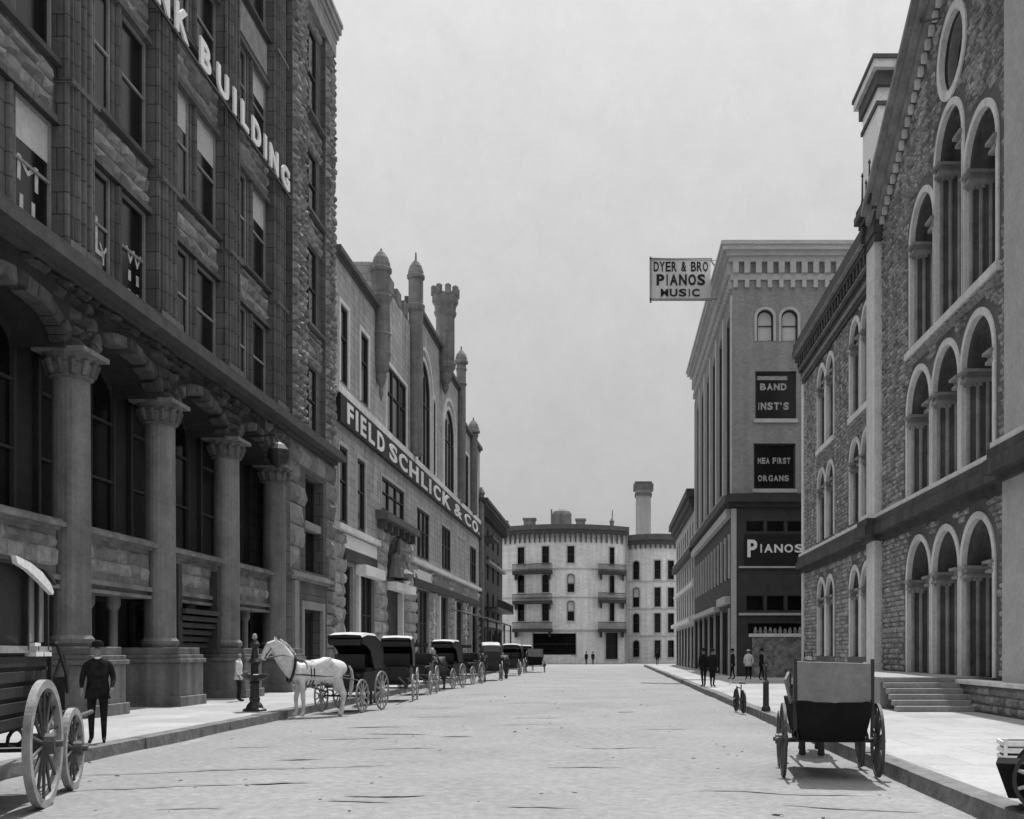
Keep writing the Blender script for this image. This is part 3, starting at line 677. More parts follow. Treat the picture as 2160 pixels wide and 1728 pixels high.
T5, x, y = turret(100.3, [(.4, 15), (.4, 22.3), (.5, 22.6), (.42, 22.8)] + dome(.55, 22.8, 1.0, .2), w=.25)
T6, x, y = turret(106.6, [(.3, .2), (.3, 17.8), (.4, 18), (.1, 18.6)], w=.2, name='corner_shaft')
T3, x, y = turret(83.1, [(.05, 22.3), (.25, 22.7), (.3, 23.0), (.26, 23.1), (.5, 23.5), (.56, 23.8), (.5, 23.9), (.8, 24.4), (.86, 24.7), (.74, 24.8), (.74, 28.4), (.86, 28.6), (.9, 28.8), (.82, 28.9), (.86, 29.3), (1.04, 29.6), (1.04, 30.1)], 22, name='tower_turret', w=.35)
b = MB()
for k in range(8):
    t = 2 * math.pi * (k + .5) / 8; cx, cy = x + .92 * math.cos(t), y + .92 * math.sin(t)
    b.lathe((cx, cy, 30.05), [(.24, 0), (.24, .62), (.26, .64), (.2, .76)], 6)
b.build('merlon', m_turret, T3)
# the long painted board
S = thing('shop_sign', tuple(FB(52, 13.3, .3)), 'long black fascia board lettered FIELD SCHLICK & CO. in white', 'sign')
b = MB(); b.wb(FB, 51.8, 106.4, 13.3, 14.68, .06, .26); b.build('board', m_signblack, S)
b = MB()
for ch, u0, u1 in [('F', 53.0, 54.2), ('I', 54.75, 55.2), ('E', 55.8, 57.0), ('L', 57.6, 59.0), ('D', 59.7, 61.5), ('S', 62.9, 65.1), ('C', 65.7, 68.3), ('H', 69.0, 72.1), ('L', 73.2, 75.6), ('I', 76.4, 77.1), ('C', 78.2, 81.2), ('K', 82.2, 86.2), ('&', 88.2, 92.6), ('C', 94.4, 98.3), ('O', 99.3, 103.3)]:
    letter(b, FB, ch, u0, u1, 13.45, 14.5, .26, .30, .03)
letter(b, FB, 'O', 103.9, 104.5, 13.5, 13.7, .26, .3, .06)
b.build('lettering', m_white, S)

# ================================================================== left: dark brick building with deep eaves
def FC(u, z, w): return (-13.5 + w, u, z)
Cb = thing('brick_building', (-13.5, 118, 0), 'dark brick building with deep overhanging eaves past the turreted shop', 'building')
ops = [(108.5 + k * 5.2, 110.3 + k * 5.2, z0, z1, .5) for k in range(4) for z0, z1 in ((5.5, 8.4), (9.6, 12.4), (13.3, 15.4))] + [(108.0 + k * 5.4, 112.4 + k * 5.4, .2, 4.3, 0) for k in range(4)]
b = MB(); wall_open(b, FC, 107.02, 130, .2, 17.0, ops, 0, -.4); b.wb(FC, 107.02, 130, .2, 16.9, -13, -.9); b.box(-26, -13.5, 129.6, 130, .2, 17.0); b.build('wall', m_cbrick, Cb)
for o in ops: window(Cb, FC, o, -.15, m_wood_dk, m_glass, (1, 2), fw=.12)
b = MB(); cornice(b, FC, 107.1, 130, 16.6, [(.3, .4), (.3, .75), (.3, 1.0)], -1)
for k in range(24): b.wb(FC, 107.3 + k * .97, 107.5 + k * .97, 15.9, 16.6, 0, .6)
b.build('eaves', m_dkcornice, Cb)
b = MB(); b.wb(FC, 112, 130.2, 11.4, 11.7, 0, .5); b.cut(); b.wb(FC, 107.1, 130, 4.5, 5.0, 0, .4)
b.build('string_course', m_trimd, Cb)
b = MB(); b.wb(FC, 107.5, 113, 16.8 - 3.3, 13.8, 0, 1.4); b.build('awning', m_pdark, Cb)
b = MB()
b.wb(FC, 109, 127, 6.3, 6.5, 0, 1.7); b.wb(FC, 109, 127, 7.3, 7.4, 1.62, 1.7)
for k in range(30): b.wb(FC, 109.2 + k * .6, 109.28 + k * .6, 6.5, 7.3, 1.62, 1.7)
b.build('balcony', m_iron, Cb)

# shop awning frame at the kerb
aw = thing('awning_frame', (-11.4, 96, .2), 'open frame of thin dark posts carrying a canopy over the left pavement', 'awning')
for yy in (88, 96, 104, 112):
    b = MB(); b.tube((KL(yy) - .5, yy, .2), (KL(yy) - .5, yy, 4.6), .08, n=8); b.build('post', m_iron, aw)
b = MB(); b.tube((KL(88) - .5, 87.5, 4.55), (KL(112) - .5, 112.5, 4.55), .07); 
for yy in (88, 96, 104, 112): b.tube((KL(yy) - .5, yy, 4.55), (-13.4, yy, 5.4), .05)
b.tube((KL(96) - .5, 87.5, 2.3), (KL(112) - .5, 112.5, 2.3), .05); b.build('rail', m_iron, aw)
b = MB(); b.add([(-13.3, 98, 5.5), (-13.3, 112, 5.5), (KL(112) - .4, 112, 4.62), (KL(98) - .4, 98, 4.62)], [(0, 1, 2, 3)])
b.add([(-13.3, 98, 5.53), (-13.3, 112, 5.53), (KL(112) - .4, 112, 4.65), (KL(98) - .4, 98, 4.65)], [(0, 1, 2, 3)]); b.build('canopy', m_canvas, aw)

# ================================================================== right: grey stone building of round arches
def FR(u, z, w): return (10.5 + .00545 * u - w, u, z)
Ch = thing('arcaded_stone_building', (11, 42, 0), 'rough grey stone public building with rows of pale round arches on the right', 'building')
LEV = [(1.1, 5.7), (7.35, 11.57)]
gx = [(29.0, 31.6), (31.95, 34.5), (34.85, 37.5)]
gops = [(a, c, z0, z1, (c - a) / 2) for z0, z1 in LEV for a, c in gx] + [(28.75, 31.35, 12.6, 17.4, 1.3), (31.6, 34.2, 12.55, 18.95, 1.3), (34.45, 37.1, 12.65, 17.5, 1.3), (31.45, 33.75, 19.45, 21.75, 'o')]
fx = [(42.75, 44.5), (44.95, 46.7), (50.3, 52.0), (52.4, 54.2)]
fops = [(a, c, z0, z1, (c - a) / 2) for a, c in fx for z0, z1 in ((1.6, 5.45), (7.5, 11.1), (12.3, 16.35))]
GT = lambda u: 23.45 - abs(u - 33.2) * .57
def facade(mb, ops, u0, u1, z0, z1): wall_open(mb, FR, u0, u1, z0, z1, ops, 0., -.22)
b = MB()
facade(b, gops, 25.2, 41.2, .2, 18.9)
# gable, built round the oculus
oc = gops[-1]
for u0, u1 in [(25.2, 31.2), (34.0, 41.2)]: b.add([(u0, 18.9, 0), (u1, 18.9, 0), (u1, GT(u1), 0), (u0, GT(u0), 0)], [(0, 1, 2, 3)], FR)
gb = MB(); wall_open(b, FR, 31.2, 34.0, 18.9, 22.0, [oc], 0., -.22); b.add([(31.2, 22.0, 0), (34, 22.0, 0), (34, GT(34), 0), (33.2, GT(33.2), 0), (31.2, GT(31.2), 0)], [(0, 1, 2, 3, 4)], FR)
facade(b, fops, 41.2, 58.5, .2, 18.8)
b.box(10.82, 26, 58.48, 58.5, .2, 18.7); b.build('rubble_wall', m_church, Ch)
b = MB(); ap = [(25.2, 18.9), (41.2, 18.9), (41.2, GT(41.2)), (33.2, 23.45), (25.2, GT(25.2))]
b.prism(FR, [(u, z + .05) for u, z in ap[1:]] + [(25.2, 18.9)], -14, -1.6); b.wb(FR, 20, 58.4, .2, 18.7, -15, -1.6); b.build('inner_wall_and_roof', m_brown, Ch)
RB = MB()
ex = lambda o, t=.34: (o[0] - t, o[1] + t, o[2] - .05, o[3] + t, o[4] + t if o[4] != 'o' else 'o')
rocks(RB, FR, 27.0, 41.1, 1.1, 6.15, [ex(o) for o in gops if o[3] < 6], ch=.19, bl=(.2, .55), d=(.02, .085), gap=.01)
rocks(RB, FR, 27.0, 41.1, 7.3, 23.2, [ex(o) for o in gops if o[3] > 6], ch=.19, bl=(.2, .55), d=(.02, .085), gap=.01, top=lambda u: GT(u) - .55)
rocks(RB, FR, 25.2, 27.0, .3, 6.1, ch=.24, bl=(.25, .6), d=(.03, .1)) if False else None
rocks(RB, FR, 42.4, 58.2, .3, 6.15, [ex(o, .26) for o in fops if o[3] < 6], ch=.2, bl=(.22, .55), d=(.02, .07), gap=.01)
rocks(RB, FR, 42.4, 58.2, 7.3, 16.7, [ex(o, .26) for o in fops if o[3] > 6], ch=.2, bl=(.22, .55), d=(.02, .07), gap=.01)
RB.build('rock_faced_stonework', m_churchrock, Ch)
# stepped reveals with shafts, pale arch bands
def portal(o, shafts, band, depth):
    a, c, z0, z1, h = o; st = MB(); step = .13; dw = depth / shafts
    for k in range(shafts):
        g = step * k; w0 = -.22 - dw * k
        oo = (a + g, c - g, z0, z1 - g, h - g)
        n = 16; inn = [(oo[0] + step, z0)] + arch_pts((oo[0] + step, oo[1] - step, z0, oo[3] - step, oo[4] - step), n) + [(oo[1] - step, z0)]
        ou = [(oo[0], z0)] + arch_pts(oo, n) + [(oo[1], z0)]
        for i in range(len(inn) - 1):
            st.add([(*inn[i], w0), (*inn[i + 1], w0), (*ou[i + 1], w0), (*ou[i], w0)], [(0, 1, 2, 3)], FR)
            st.add([(*inn[i], w0), (*inn[i + 1], w0), (*inn[i + 1], w0 - dw), (*inn[i], w0 - dw)], [(0, 1, 2, 3)], FR)
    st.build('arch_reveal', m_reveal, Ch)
    zs = z1 - h; cs = MB(); cs2 = MB(); cp = MB()
    for k in range(shafts):
        for s, e in ((1, a), (-1, c)):
            x, y, _ = FR(e + s * (step * k + .07), 0, -.22 - dw * k + .07)
            (cs if s == 1 else cs2).tube((x, y, z0), (x, y, zs), .07, n=8)
    sb = cs.build('clustered_shafts', m_shaft, Ch); cs2.build('clustered_shafts', m_shaft, Ch)
    for s, e in ((1, a), (-1, c)):
        for q, (hh, pr) in enumerate(((.10, .05), (.16, .0), (.09, .12))):
            z = zs - .36 + (0, .10, .26)[q]
            u0, u1 = sorted((e - s * pr, e + s * (step * shafts + .06 + pr))); cp.wb(FR, u0, u1, z, z + hh, -.22 - depth, .02 + pr)
        for q in range(4):
            x, y, _ = FR(e + s * .1 * q, 0, -.08 - .12 * q); cp.lathe((x, y, zs - .45), [(.06, 0), (.1, .12), (.15, .3), (.1, .36)], 7)
    cp.build('capital', m_trimd, sb)
    g = step * shafts
    window(Ch, FR, (a + g, c - g, z0, z1 - g, h - g), -.22 - depth - .02, m_wood_dk, m_glass, (2, 3), fw=.1, fd=.1, name='arched_window')
    band.cut(); surround(band, FR, (a, c, z0, z1, h), .2, -.12, .05)
bd = MB()
for o in gops:
    if o[4] == 'o': continue
    portal(o, 3, bd, .75)
bd.cut(); o = gops[-1]; surround(bd, FR, o, .26, -.12, .06)
window(Ch, FR, o, -.6, m_wood_dk, m_glass, (1, 1), fw=.12, name='round_window')
b = MB(); up_ = arch_pts(o); 
full = up_ + [(u, 2 * (o[2] + o[3]) / 2 - z) for u, z in up_[-2:0:-1]]; full.append(full[0])
for p, q in zip(full[:-1], full[1:]): b.add([(*p, -.221), (*q, -.221), (*q, -.6), (*p, -.6)], [(0, 1, 2, 3)], FR)
b.build('round_reveal', m_trimd, Ch)
for o in fops: portal(o, 2, bd, .4)
for (a, c) in ((42.75, 46.7), (50.3, 54.2)):     # rough aprons between the pairs
    bd.cut(); bd.wb(FR, a - .2, c + .2, 12.0, 12.25, -.1, .12)
bd.cut(); bd.wb(FR, 28.4, 37.5, 12.25, 12.5, -.1, .16)
bd.build('arch_band', m_trim, Ch)
b = MB(); rocks(b, FR, 42.6, 46.9, 11.2, 11.95, [], ch=.2, bl=(.2, .4), d=(.05, .16)); rocks(b, FR, 50.1, 54.4, 11.2, 11.95, [], ch=.2, bl=(.2, .4), d=(.05, .16))
rocks(b, FR, 28.4, 37.6, 11.95, 12.22, ch=.14, bl=(.2, .5), d=(.06, .18)); b.build('rock_apron', m_trimd, Ch)
# pilasters, corner pier
b = MB()
b.wb(FR, 41.15, 42.45, .2, 6.2, -.1, .32); b.wb(FR, 41.15, 42.45, 7.25, 18.0, -.1, .32); b.wb(FR, 41.0, 42.6, .2, 1.4, -.1, .42)
b.cut(); b.wb(FR, 58.0, 58.6, .2, 6.2, -.1, .1); b.wb(FR, 58.0, 58.6, 7.25, 18.0, -.1, .1)
b.build('pilaster', m_trim, Ch)
b = MB(); b.wb(FR, 20.0, 26.9, .2, 6.2, -2, .55); b.wb(FR, 20, 26.9, 7.25, 24.5, -2, .5); b.wb(FR, 20, 27.0, .2, 1.0, -2, .65); b.build('corner_pier', m_ptrim, Ch)
# belt course, wrapping the piers
b = MB()
for u0, u1, e in ((27.0, 58.5, 0), (41.0, 42.6, .32), (19.9, 27.15, .5)):
    b.wb(FR, u0, u1, 6.2, 6.42, -.15, .16 + e); b.wb(FR, u0 - .05, u1 + .1, 6.42, 6.8, -.15, .42 + e); b.wb(FR, u0, u1 + .05, 6.8, 7.08, -.15, .34 + e)
b.build('belt_course', m_dkcornice, Ch)
b = MB()
for u0, u1, e in ((27.0, 58.5, 0), (41.0, 42.6, .32), (19.9, 27.15, .5)): b.wb(FR, u0, u1, 7.08, 7.26, -.15, .28 + e)
b.build('belt_sill', m_trim, Ch)
# eaves of the far wing
b = MB()
b.wb(FR, 42.4, 58.4, 16.75, 17.05, -.1, .12); b.wb(FR, 42.4, 58.4, 17.05, 17.4, -.1, .18); b.wb(FR, 42.4, 58.4, 17.4, 17.6, -.1, .3)
b.wb(FR, 42.4, 58.4, 17.6, 17.95, -.1, .2); b.wb(FR, 42.4, 58.9, 18.1, 18.4, -.1, .42); b.wb(FR, 42.4, 59.1, 18.4, 18.75, -.1, .55); b.wb(FR, 42.4, 59.0, 18.75, 19.1, -.1, .5)
k = 42.6
while k < 58.3: b.wb(FR, k, k + .22, 17.65, 18.1, .1, .38); k += .62
b.build('eaves_cornice', m_dkcornice, Ch)
b = MB(); b.wb(FR, 42.4, 59.12, 18.36, 18.42, .3, .575); b.cut(); b.wb(FR, 42.4, 58.45, 17.0, 17.08, .0, .22); b.cut(); b.wb(FR, 42.4, 58.5, 17.56, 17.62, .1, .33); b.build('cornice_fillet', m_trimd, Ch)
b = MB(); b.wb(FR, 40.95, 42.65, 18.0, 18.3, -.1, .36); b.wb(FR, 40.9, 42.75, 18.3, 18.6, -.1, .42); b.wb(FR, 41.0, 42.7, 18.6, 19.2, -.1, .36); b.wb(FR, 40.8, 43.1, 19.2, 19.45, -.1, .5); b.wb(FR, 40.65, 43.3, 19.45, 19.75, -.1, .64); b.wb(FR, 40.75, 43.2, 19.75, 20.0, -.1, .58)
b.build('pilaster_cap', m_dkcornice, Ch)
b = MB()
for u, w in ((41.2, .5), (42.4, .5), (43.0, .2)):
    x, y, _ = FR(u, 0, w); b.lathe((x, y, 20.0), [(.07, 0), (.04, .2), (.03, 1.1), (.06, 1.15), (.01, 1.3)], 8)
b.build('finial', m_iron, Ch)
# raking cornice of the gable
def rake(mb, u0, u1, dz0, dz1, w0, w1):
    vs = []
    for w in (w0, w1):
        for u, dz in ((u0, dz0), (u1, dz0), (u1, dz1), (u0, dz1)): vs.append((u, GT(u) + dz, w))
    mb.add(vs, [(0, 1, 2, 3), (4, 5, 6, 7), (0, 1, 5, 4), (2, 3, 7, 6), (1, 2, 6, 5), (0, 3, 7, 4)], FR)
b = MB()
for u0, u1 in ((33.2, 41.6), (24.8, 33.2)):
    rake(b, u0, u1, -.18, .15, -.2, .3); rake(b, u0, u1, .15, .5, -.2, .55); rake(b, u0, u1, .5, .72, -.6, .75)
b.build('raking_cornice', m_trimd, Ch)
b = MB(); k = 25.6
while k < 41.0:
    b.wb(FR, k, k + .2, GT(k + .1) - .48, GT(k + .1) - .2, -.05, .16); k += .40
b.build('dentil', m_trim, Ch)
b = MB(); x, y, _ = FR(35.2, 0, .3); b.path([(x, y, 23.2), (x - .15, y - .8, 22.6), (x + .1, y - 2.0, 22.0)], .035, 6); b.lathe((x - .05, y, 23.1), [(.12, 0), (.2, .15), (.1, .35)], 8); b.build('gable_bracket', m_iron, Ch)
# steps and terrace
def slabm(nm, m, x0, x1, y0, y1, z0, z1, par): q = MB(); q.box(x0, x1, y0, y1, z0, z1); return q.build(nm, m, par, bevel=.012)
for k in range(6): slabm('stone_step', m_step, 7.75, 9.87 , 28.2 + k * .3, 28.53 + k * .3, .2 + k * .15 - (.0 if k else 0), .2 + (k + 1) * .15, Ch)
slabm('terrace', m_step, 7.75, 10.62, 30.0, 41, .2, 1.1, Ch)
tw = thing('terrace_wall', (10.2, 25, .2), 'low dark rubble wall with pale coping beside the entrance steps', 'wall')
q = MB(); q.box(9.9, 10.4, 12, 30.0, .2, .93); q.build('wall', m_church, tw)
q = MB(); rocks(q, lambda u, z, w: (9.9 - w, u, z), 12, 29.9, .22, .9, ch=.24, bl=(.25, .55), d=(.01, .06)); q.build('stonework', m_brownrock, tw)
slabm('coping', m_trim, 9.8, 10.45, 12, 30.1, .93, 1.04, tw)
# pale chimney-like tower standing behind the eaves
Tw = thing('square_tower', (15.4, 53.5, 19), 'pale square tower with bracketed dark cornice rising behind the gable', 'tower')
b = MB(); b.box(13.3, 17.5, 51.9, 55.0, 18.9, 30.2); b.build('shaft', m_white, Tw)
b = MB(); b.box(13.2, 17.6, 51.8, 55.1, 29.0, 29.2); b.cut(); b.box(13.15, 17.7, 51.6, 55.3, 29.9, 30.6); b.build('frieze', m_hcornice, Tw)
b = MB(); b.box(12.95, 17.9, 51.3, 55.6, 30.6, 31.0); b.build('cornice', m_trim, Tw)
b = MB(); b.box(12.88, 18.0, 51.2, 55.7, 31.0, 31.2); b.build('cap', m_hcornice, Tw)

# ================================================================== right: tall piano store
m_wood_letter = mat('faded window lettering', .36, var=.35, vs=4)
def FPs(u, z, w): return (8.0 - w, u, z)             # street side
def FPf(u, z, w): return (u, 68.5 - w, z)            # end wall facing the camera
P = thing('piano_store', (14, 80, 0), 'tall pressed brick store with corbelled cornice and lettered windows on the right', 'building')
fo = [(9.6, 10.7, 22.2, 24.3, .55), (11.2, 12.3, 22.2, 24.3, .55), (13.4, 14.5, 22.2, 24.3, .55), (15.0, 16.1, 22.2, 24.3, .55), (9.5, 12.2, 17.1, 20.25, 0), (9.4, 12.15, 12.5, 15.5, 0), (13.6, 16.3, 17.1, 20.25, 0), (13.6, 16.3, 12.5, 15.5, 0)]
b = MB(); wall_open(b, FPf, 8.0, 24, 11.9, 28.0, fo, 0, -.35)
so_ = [(69.3 + k * 4.9, 71.9 + k * 4.9, 12.4, 24.4, .5) for k in range(6)]
wall_open(b, FPs, 68.5, 98.9, 11.9, 28.0, so_, 0., -.7)
b.box(8.02, 24, 98.7, 98.9, .2, 28); b.box(9, 24, 69.6, 98.6, .2, 27.9); b.build('brick_wall', m_pbrick, P)
for o in fo[:4]:
    window(P, FPf, o, -.3, m_wood_dk, m_white if False else MATS['blind'], (1, 2), fw=.1)
wf = [window(P, FPf, o, -.3, m_wood_dk, m_glass, (1, 1), fw=.1) for o in fo[4:]]
b = MB(); words(b, FPf, 'BAND', 9.85, 11.6, 19.05, 19.5, -.27, -.25, .045); words(b, FPf, "INST'S", 9.7, 11.75, 17.75, 18.25, -.27, -.25, .045)
b.wb(FPf, 9.66, 11.65, 19.72, 19.98, -.27, -.25); b.build('window_lettering', m_wood_letter, P)
b = MB(); words(b, FPf, 'MEA FIRST', 9.7, 11.85, 14.2, 14.6, -.27, -.25, .04); words(b, FPf, 'ORGANS', 9.7, 11.75, 13.05, 13.45, -.27, -.25, .04); b.build('window_lettering', m_wood_letter, P)
for o in so_:
    for k in range(3):
        za = 12.4 + k * 4.1; zb = za + 3.6 if k < 2 else 24.4
        window(P, FPs, (o[0], o[1], za, zb, .5 if k == 2 else 0), -.65, m_wood_dk, m_glass, (2, 2), fw=.12)
q = MB()  # dark linings added on the slot jambs, painting in their shade
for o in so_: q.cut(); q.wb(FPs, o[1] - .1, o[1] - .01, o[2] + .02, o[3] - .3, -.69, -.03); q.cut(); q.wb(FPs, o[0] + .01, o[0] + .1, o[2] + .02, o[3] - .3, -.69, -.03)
q.build('jamb_shade_lining', m_pdark, P)
q = MB()
for o in so_:
    for k in (1, 2): q.cut(); q.wb(FPs, o[0], o[1], 12.4 + k * 4.1 - .5, 12.4 + k * 4.1, -.69, -.45)
q.build('spandrel', m_pbrick, P)
b = MB()
for u in [68.5 + k * 4.9 for k in range(7)]: b.wb(FPs, u - (0 if u < 69 else .45), u + .45, 12, 25.2, -.02, .12)
for o in fo[:4]: surround(b, FPf, o, .16, -.02, .06)
for o in fo[4:]: b.wb(FPf, o[0] - .1, o[1] + .1, o[2] - .25, o[2], -.1, .12)
b.build('dressing', m_ptrim, P)
# corbel table and cornice, wrapping the corner
b = MB()
def wrap(z0, z1, p):
    b.box(8.0 - p, 24, 68.5 - p, 69.0, z0, z1); b.box(8.0 - p, 8.6, 69.0, 98.9 + p, z0, z1)
wrap(27.35, 27.7, .25); wrap(27.7, 28.0, .45); wrap(28.0, 28.3, .7); wrap(28.3, 28.55, .8)
wrap(26.2, 26.6, .12)
b.build('cornice', m_ptrim, P)
b = MB(); k = 8.0
while k < 20: b.box(k, k + .38, 68.16, 68.5, 26.6, 27.35); b.box(k + .05, k + .33, 68.3, 68.5, 25.7, 26.2); k += .75
k = 68.5
while k < 98.8: b.box(7.68, 8.0, k, k + .38, 26.6, 27.35); b.box(7.8, 8.0, k + .05, k + .33, 25.7, 26.2); k += .75
b.build('corbel', m_ptrim, P)
# iron lower storeys
b = MB()
fo2 = [(8.9 + k * 1.35, 10.05 + k * 1.35, 9.7, 10.4, 0) for k in range(6)] + [(8.9 + k * 1.35, 10.05 + k * 1.35, 4.5, 5.5, 0) for k in range(6)] + [(9.0, 16, 2.9, 3.7, 0)]
wall_open(b, FPf, 8.0, 24, .2, 11.9, fo2, .05, -.25)
so2 = [(69.6 + k * 2.4, 71.4 + k * 2.4, 6.7, 9.4, 0) for k in range(12)] + [(69.8 + k * 4.8, 73.9 + k * 4.8, .2, 4.6, 0) for k in range(6)]
wall_open(b, FPs, 68.4, 98.9, .2, 11.9, so2, .05, -.5); b.build('iron_front', m_pdark, P)
for o in fo2: window(P, FPf, o, -.2, m_wood_dk, m_glass, (1, 1), fw=.05)
for o in so2: window(P, FPs, o, -.12, m_wood_md if o[3] > 6 else m_wood_dk, m_glass, (2, 1), fw=.1)
b = MB()
for z0, z1, p in ((11.3, 11.6, .3), (11.6, 12.0, .55), (12.0, 12.15, .4)): b.box(8.0 - p, 24, 68.5 - p, 69.0, z0, z1); b.box(8.0 - p, 8.6, 69.0, 98.9, z0, z1)
b.build('shopfront_cornice', m_pdark, P)
b = MB(); b.box(7.4, 8.0, 69, 98.9, 12.16, 12.2); b.box(7.62, 7.94, 68.9, 98.9, 10.7, 11.25)
for k in range(13): b.box(7.8, 7.94, 69.1 + k * 2.4, 69.4 + k * 2.4, 6.7, 9.6)
b.box(7.55, 7.94, 69.2, 74.6, 5.0, 5.5); b.box(7.5, 7.94, 76, 98, 4.75, 5.1); b.box(8.4, 24, 68.3, 68.42, 7.3, 7.42); b.box(8.4, 24, 68.3, 68.42, 4.2, 4.35)
for k in range(7): b.box(7.82, 7.94, 69.2 + k * 4.8, 69.5 + k * 4.8, .2, 4.7)
b.box(7.9, 8.25, 68.36, 68.44, .2, 11.2)
b.build('pale_trim', m_ptrim, P)
ps = thing('window_sign', (10.8, 68.2, 7.5), 'black board lettered PIANOS in white on the end wall of the piano store', 'sign')
b = MB(); b.box(8.78, 13.4, 68.28, 68.4, 7.48, 9.5); b.build('board', m_signblack, ps)
b = MB(); FQ = lambda u, z, w: (u, 68.28 - w, z)
letter(b, FQ, 'P', 8.95, 9.6, 8.0, 9.15, 0, .03, .03); words(b, FQ, 'IANOS', 9.75, 12.6, 8.3, 8.85, 0, .03, .03); b.build('lettering', m_white, ps)
hd = thing('hoarding', (11, 65.5, .2), 'low mottled board fence with pale top rail in front of the piano store end wall', 'fence')
b = MB(); b.box(8.9, 13.3, 65.4, 65.55, .2, 2.75); b.build('boards', m_paper, hd)
b = MB(); b.box(8.7, 13.4, 65.3, 65.65, 2.75, 2.95); b.build('rail', m_trim, hd)
b = MB()
for k in range(14): b.lathe((9.1 + k * .31, 65.5, 2.95), [(.1, 0), (.12, .15), (.05, .3 + .15 * random.random())], 6)
b.build('bundle', m_paper, hd)
# roof sign
rs = thing('projecting_sign', (5, 75, 27), 'white open board reading DYER & BRO PIANOS MUSIC hung out over the street at roof level', 'sign')
FS = lambda u, z, w: (u, 75 - w, z)
b = MB(); b.box(2.95, 7.2, 75.0, 75.04, 27.2, 30.0); b.build('panel', mat('whitened sign sheet', .62, rough=.8, var=.06, bump=.05, streak=.1), rs)
b = MB(); b.wb(FS, 2.8, 2.95, 26.9, 30.2, -.06, .06); b.wb(FS, 2.8, 7.3, 27.05, 27.2, -.06, .06); b.wb(FS, 2.8, 7.3, 30.0, 30.1, -.06, .06); b.tube((7.2, 75.05, 27.2), (8.2, 75.05, 27.2), .07); b.tube((7.2, 75.05, 30.0), (8.2, 75.05, 28.5), .06); b.tube((2.9, 75.1, 30.1), (8.1, 78.5, 28.6), .03); b.tube((2.9, 74.9, 30.1), (8.1, 71.5, 28.6), .03)
b.build('frame', m_wood_md, rs)
b = MB(); words(b, FS, 'DYER & BRO', 3.1, 7.0, 29.15, 29.85, 0, .03, .02); words(b, FS, 'PIANOS', 3.3, 6.8, 28.15, 28.95, 0, .03, .035); words(b, FS, 'MUSIC', 3.6, 6.4, 27.35, 27.9, 0, .03, .03); b.build('lettering', m_signblack, rs)

# right: lower building past the piano store
def FE(u, z, w): return (8.0 - w, u, z)
E = thing('eaved_store', (10, 113, 0), 'four storey store with a heavy dark eaves cornice past the piano store', 'building')
eo = [(101 + k * 3.3, 102.4 + k * 3.3, z0, z1, .5) for k in range(8) for z0, z1 in ((5.4, 8.0), (8.9, 11.0), (12.2, 14.6))] + [(100 + k * 4.6, 103.6 + k * 4.6, .2, 4.3, 0) for k in range(6)]
b = MB(); wall_open(b, FE, 98.95, 128, .2, 16.4, eo, 0, -.4); b.box(8.9, 22, 99, 128, .2, 16.3); b.build('wall', m_ptrim, E)
for o in eo: window(E, FE, o, -.12, m_wood_dk, m_glass, (1, 1), fw=.1)
b = MB(); cornice(b, FE, 99.2, 127.6, 15.4, [(.5, .3), (.6, .6), (.7, .85)], -.4); b.build('eaves', m_dkcornice, E)
b = MB(); b.wb(FE, 98.95, 128, 11.2, 11.9, 0, .5); b.build('shop_cornice', m_pdark, E)
b = MB(); b.wb(FE, 98.95, 128, 11.92, 12.1, 0, .4); b.wb(FE, 98.95, 128, 4.6, 5.0, 0, .6); b.wb(FE, 98.95, 128, 8.2, 8.45, 0, .3); b.build('pale_trim', m_trim, E)

# ================================================================== closing the street: white hotel with a bowed front
def FH(u, z, w): return (u, 160 + .040 * (u + 7) ** 2 - w, z)
def FH2(u, z, w): return (u, 165.6 + .11 * (u - 7.4) ** 2 - w, z)
H = thing('hotel', (-4, 162, 0), 'white bow-fronted hotel with iron balconies closing the far end of the street', 'building')
cols = [-13.9, -10.0, -6.1, .2]; rowz = [(15.4, 18.0), (10.9, 13.7), (6.5, 9.6)]
ho = [(c - (.55 if c < 0 else .38), c + (.55 if c < 0 else .38), z0, z1, .0 if i == 0 else .35) for c in cols for i, (z0, z1) in enumerate(rowz)] + [(-.75, 1.1, .6, 4.75, 0), (-12, -5.3, 1.3, 4.6, 0), (-19, -17.8, 10.9, 13.7, .35), (-19, -17.8, 15.4, 18, 0)]
segs = [-20 + k * 1.0 for k in range(24)]
b = MB()
us = sorted(set([-22 + k * .6 for k in range(41)]))
wall_open(b, FH, -22, 2.6, 0, 21, ho, 0., -.3)
# break the long cells so that the bow curves: rebuild as fine strips
def bow(mb, F, u0, u1, z0, z1, ops, step):
    wall = MB(); wall_open(wall, lambda u, z, w: (u, w, z), u0, u1, z0, z1, ops, 0., -.3)
    for f in wall.f:
        pts = [wall.v[i] for i in f]; xs = [p[0] for p in pts]
        if max(xs) - min(xs) > step and len(pts) == 4:
            a, c = min(xs), max(xs); n = max(1, int((c - a) / step)); zl, zh = min(p[2] for p in pts), max(p[2] for p in pts); w0, w1 = min(p[1] for p in pts), max(p[1] for p in pts)
            for i in range(n):
                p, q = a + (c - a) * i / n, a + (c - a) * (i + 1) / n
                if abs(w1 - w0) < 1e-6: mb.add([(p, zl, w0), (q, zl, w0), (q, zh, w0), (p, zh, w0)], [(0, 1, 2, 3)], F)
                else: mb.add([(p, zl, w1), (q, zl, w1), (q, zl, w0), (p, zl, w0)], [(0, 1, 2, 3)], F)
        else: mb.add([(p[0], p[2], p[1]) for p in pts], [tuple(range(len(pts)))], F)
b = MB(); bow(b, FH, -22, 2.6, 0, 21, ho, 1.0); b.box(2.58, 2.62, 163, 172, 0, 20.9)
